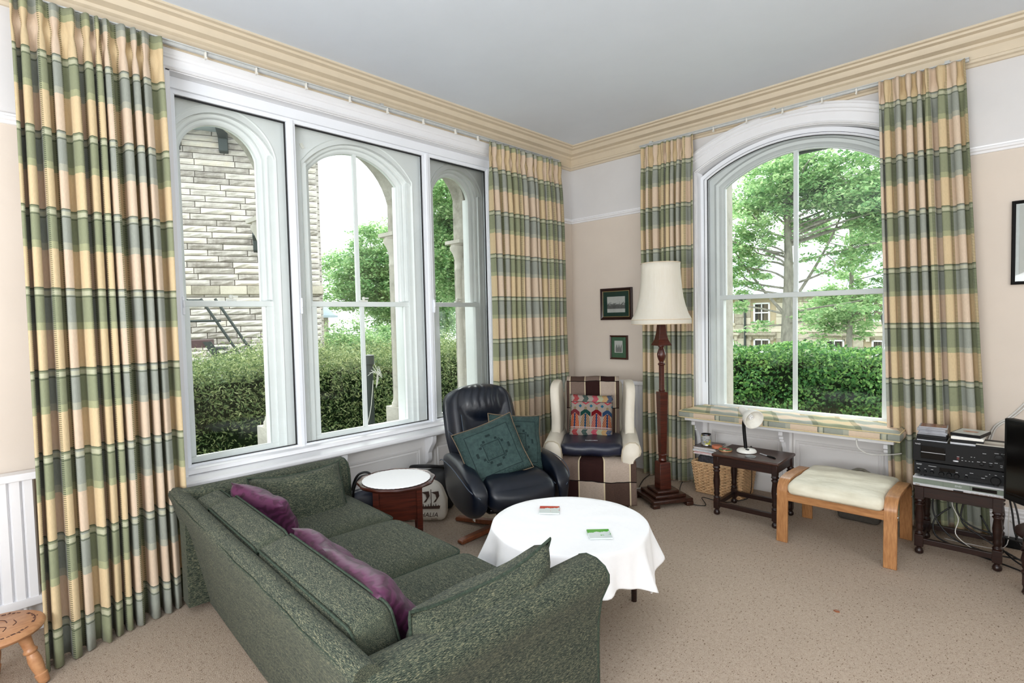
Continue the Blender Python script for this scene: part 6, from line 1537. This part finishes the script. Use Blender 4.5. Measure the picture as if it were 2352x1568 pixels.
# local x runs along the wall towards the corner (0), wall goes to -x; outward normal is -y
bm = bmn(); box(bm, -7, -.02, .03, 3.6, GZ, 4.75); obj('wall_core', bm, M['mortar'], nh, smooth=0)
rs = random.Random(11)
def rock(w_, h_, seed):
    r_ = random.Random(seed); bm = bmn(); nx, nz = 5, 3
    A_ = [[bm.verts.new(Vector((-w_/2+w_*i/nx, 0 if (i in (0, nx) or j in (0, nz)) else -r_.uniform(.010, .036), -h_/2+h_*j/nz))) for i in range(nx+1)] for j in range(nz+1)]
    for j in range(nz):
        for i in range(nx): bm.faces.new((A_[j][i], A_[j][i+1], A_[j+1][i+1], A_[j+1][i]))
    edge = A_[0]+[A_[j][nx] for j in range(1, nz+1)]+A_[nz][-2::-1]+[A_[j][0] for j in range(nz-1, 0, -1)]
    bk_ = [bm.verts.new(v.co+Vector((0, .05, 0))) for v in edge]
    for k in range(len(edge)): bm.faces.new((edge[k], edge[(k+1) % len(edge)], bk_[(k+1) % len(edge)], bk_[k]))
    return bm
lib = {}
course = .1025; z = .72; row = 0
while z < 4.68:
    if abs(z-1.97) < .06:
        z = 2.045; continue
    x = 0.0; first_w = .28 if row % 2 else .5
    while x > -2.95:
        wq = first_w if x == 0 else rs.choice((.38, .46, .54, .62, .70)); wq = round(wq, 2); vkey = (wq, rs.randrange(3))
        if vkey not in lib:
            o = obj('stone', rock(wq-.012, course-.012, hash(vkey) % 999+vkey[1]), M['stone'], nh, loc=(x-wq/2, 0, z+course/2), smooth=0); lib[vkey] = o
        else: shared('stone', lib[vkey], nh, (x-wq/2, rs.uniform(-.006, .006), z+course/2))
        x -= wq
    z += course; row += 1
sb = None
for k in range(7):
    if sb is None:
        bm = bmn(); box(bm, -.21, .21, -.06, .04, -.075, .075); sb = obj('string_course_stone', bm, M['ashlar'], nh, loc=(-.215+.05, 0, 1.965), bevel=.012)
    else: shared('string_course_stone', sb, nh, (-.215+.05-k*.425, 0, 1.965))
# lower and farther stretches, jointed more coarsely
bm = bmn()
zz = GZ; r_ = 0
while zz < 4.6:
    x = -2.95 if zz > .7 else 0
    while x > -7:
        wq = rs.uniform(.4, .7); box(bm, x-wq+.012, x, -.02-rs.uniform(0, .02), .05, zz+.006, zz+course-.006); x -= wq
    zz += course
obj('far_stonework', bm, M['stone'], nh, smooth=0, kind='stuff')
bm = bmn(); zz = GZ
while zz < 4.6:   # quoins on the return
    box(bm, -.03, .03, .0, 3.5, zz+.006, zz+course-.006); zz += course
obj('return_wall', bm, M['stone'], nh, smooth=0, kind='stuff')
bm = bmn(); prism(bm, [(-.55, 4.68), (.5, 4.68), (.5, 4.82), (-.55, 4.76)], lambda y, z_, x: Vector((x, y, z_)), -7.4, .5); prism(bm, [(-.6, 4.78), (2.2, 6.32), (2.2, 6.22), (-.5, 4.74)], lambda y, z_, x: Vector((x, y, z_)), -7.4, .55)
obj('roof', bm, M['slate'], nh, smooth=0)
bm = bmn(); prism(bm, [(-.66, 4.68), (-.57, 4.68), (-.57, 4.77), (-.67, 4.77)], lambda y, z_, x: Vector((x, y, z_)), -7.4, .6); obj('gutter', bm, M['iron'], nh, smooth=0)
for k, x in enumerate((-.06, -.78, -1.5, -2.22, -2.94)):
    bm = bmn(); prism(bm, [(.0, 4.68), (-.5, 4.68), (-.5, 4.59), (-.14, 4.54), (-.10, 4.34), (0, 4.32)], lambda y, z_, t_: Vector((x+t_, y, z_)), -.07, .07); obj('eaves_bracket', bm, M['iron'], nh, smooth=0, bevel=.01)
bm = bmn(); prism(bm, [(0, 2.98), (-.2, 2.96), (-.22, 2.9), (-.13, 2.82), (-.1, 2.66), (0, 2.62)], lambda y, z_, t_: Vector((-1.02+t_, y, z_)), -.08, .08); obj('stone_corbel', bm, M['iron'], nh, smooth=0, bevel=.01)
# fire escape in front of it
fe = thing('fire_escape', 'dark iron fire escape stair against the stone house', 'stairs', (-8.35, 2.42, 0), math.atan2(.913, .407))
bm = bmn(); box(bm, -.9, .12, -.3, .25, 1.06, 1.16); obj('landing', bm, M['rust'], fe, smooth=0)
def rod(nm, a, b, r): bm = bmn(); tube(bm, [a, b], r, 6); obj(nm, bm, M['iron'], fe, smooth=0)
for x in (-.55, -.12): rod('upright', (x, -.3, 1.1), (x, -.3, 1.72), .02)
for zq in (1.42, 1.70): rod('handrail', (-.9, -.3, zq), (.28 if zq < 1.6 else .05, -.3, zq), .016)
rod('handrail', (.05, -.3, 1.72), (.62, -.3, .72), .02); rod('handrail', (.22, -.3, 1.72), (.85, -.3, .62), .02); rod('brace', (.25, -.3, .95), (.62, -.3, 1.08), .016)
for k in range(5):
    bm = bmn(); box(bm, .12+k*.09, .30+k*.09, -.3, .25, 1.02-k*.15, 1.05-k*.15); obj('tread', bm, M['iron'], fe, smooth=0)
bm = bmn(); prism(bm, [(.05, 1.14), (.15, 1.14), (.62, .35), (.5, .35)], lambda x, z_, y: Vector((x, y, z_)), -.31, -.28)
obj('stringer', bm, M['iron'], fe, smooth=0)
an = thing('porch', 'small porch with domed lead roof past the house corner', 'house', (-13.42, 6.5, 0), .4)
bm = bmn(); box(bm, -.9, -.25, -.6, .9, GZ, 1.55); obj('wall', bm, M['ashlar'], an, smooth=0)
bm = bmn(); grid(bm, 13, 9, lambda i, j: Vector((-1.05+.95*i/12, -.75+1.8*j/8, 1.55+.55*(1-((i-6)/6)**2)**.5*(1-((j-4)/4)**2)**.5))); box(bm, -1.08, -.07, -.78, 1.08, 1.5, 1.56); obj('roof', bm, M['slate'], an, smooth=40)

# terrace across the road
te = thing('terrace_house', 'cream stone terrace with slate roof across the road behind the trees', 'house', (-9, 24, 0), R(-2))
zr = 2.05
bm = bmn(); box(bm, -6, 12, .02, 6, -1.6, zr+.1); obj('wall_core', bm, M['mortar'], te, smooth=0)
M['mortar2'] = flat('terrace_mortar', lin(176, 160, 134), .9)
te.children[0].data.materials[0] = M['mortar2']
# ashlar blocks, one by one where they show
lib2 = {}; cz_ = .30; z = -.62; row = 0; nblk = 0
wins = [(-.9, .55), (.72+.0, .55), (3.35, .55), (4.9, .55)]
WX = [-.87, .66, 3.42, 5.0]
def inwin(x0, x1, z0, z1):
    for wx in WX:
        for (a, b) in ((-.9, .30), (.92, 1.84)):
            if x1 > wx-.34 and x0 < wx+.34 and z1 > a and z0 < b: return True
    return False
while z < zr-.05:
    x = -1.9+(.35 if row % 2 else 0)
    while x < 6.4:
        wq = .7
        if not inwin(x, x+wq, z, z+cz_) and nblk < 280:
            nblk += 1
            if 'b' not in lib2:
                bm = bmn(); box(bm, -.345, .345, -.03, .03, -.145, .145); lib2['b'] = obj('ashlar_block', bm, M['ashlar'], te, loc=(x+.35, 0, z+.15), smooth=0, bevel=.008)
            else: shared('ashlar_block', lib2['b'], te, (x+.35, 0, z+.15))
        elif inwin(x, x+wq, z, z+cz_):
            # cut blocks either side of the openings
            for (s0, s1) in ((x, x+.35), (x+.35, x+.7)):
                if not inwin(s0+.02, s1-.02, z+.02, z+cz_-.02):
                    if 'h' not in lib2:
                        bm = bmn(); box(bm, -.17, .17, -.03, .03, -.145, .145); lib2['h'] = obj('ashlar_block', bm, M['ashlar'], te, loc=((s0+s1)/2, 0, z+.15), smooth=0, bevel=.008)
                    else: shared('ashlar_block', lib2['h'], te, ((s0+s1)/2, 0, z+.15))
        x += wq
    z += cz_; row += 1
bm = bmn(); prism(bm, [(-.35, zr+.02), (2.6, zr+1.75), (5.6, zr+.1), (5.6, zr), (-.35, zr-.05)], lambda y, z_, x: Vector((x, y, z_)), -6.2, 12.2); obj('roof', bm, M['slate'], te, smooth=0)
bm = bmn(); box(bm, -6.2, 12.2, -.42, -.30, zr-.06, zr+.04); obj('gutter', bm, M['iron'], te, smooth=0)
bm = bmn(); tube(bm, [(-.02, -.08, zr), (-.02, -.08, -1.6)], .05, 8); tube(bm, [(-.25, -.33, zr-.02), (-.02, -.08, zr-.2)], .05, 8); obj('downpipe', bm, M['iron'], te)
bm = bmn(); box(bm, -6, 12, -.08, .04, .56, .68); obj('string_course', bm, M['ashlar'], te, smooth=0, bevel=.01)
for wx in WX:
    for (z0, z1, head) in ((.95, 1.80, False), (-.85, .26, True)):
        fr = bmn(); 
        for q in ((wx-.34, wx-.28, z0, z1), (wx+.28, wx+.34, z0, z1), (wx-.34, wx+.34, z1-.06, z1), (wx-.34, wx+.34, z0, z0+.07), (wx-.28, wx+.28, (z0+z1)/2-.025, (z0+z1)/2+.025), (wx-.015, wx+.015, z0, z1)): box(fr, q[0], q[1], -.03, .03, q[2], q[3])
        f_ = obj('window', fr, M['white'], te, smooth=0)
        bm = bmn(); box(bm, wx-.3, wx+.3, .02, .04, z0+.03, z1-.03); obj('pane', bm, M['darkstone'], f_, smooth=0)
        bm = bmn(); box(bm, wx-.42, wx+.42, -.12, .04, z0-.12, z0); obj('sill', bm, M['ashlar'], te, smooth=0, bevel=.01)
        if head:
            bm = bmn(); box(bm, wx-.62, wx+.62, -.20, .04, z1+.16, z1+.26); box(bm, wx-.55, wx+.55, -.12, .04, z1+.10, z1+.16)
            for sx in (-1, 1): box(bm, wx+sx*.45-.06, wx+sx*.45+.06, -.12, .04, z1-.06, z1+.10)
            obj('window_hood', bm, M['ashlar'], te, smooth=0, bevel=.008)
bm = bmn(); box(bm, -2.7, -2.1, 1.9, 2.7, zr+1.2, zr+2.5)
for k in range(3): lathe(bm, [(.09, 0), (.08, .3)], 10, T((-2.6+k*.2, 2.3, zr+2.5)))
obj('chimney', bm, M['ashlar'], te, smooth=0)
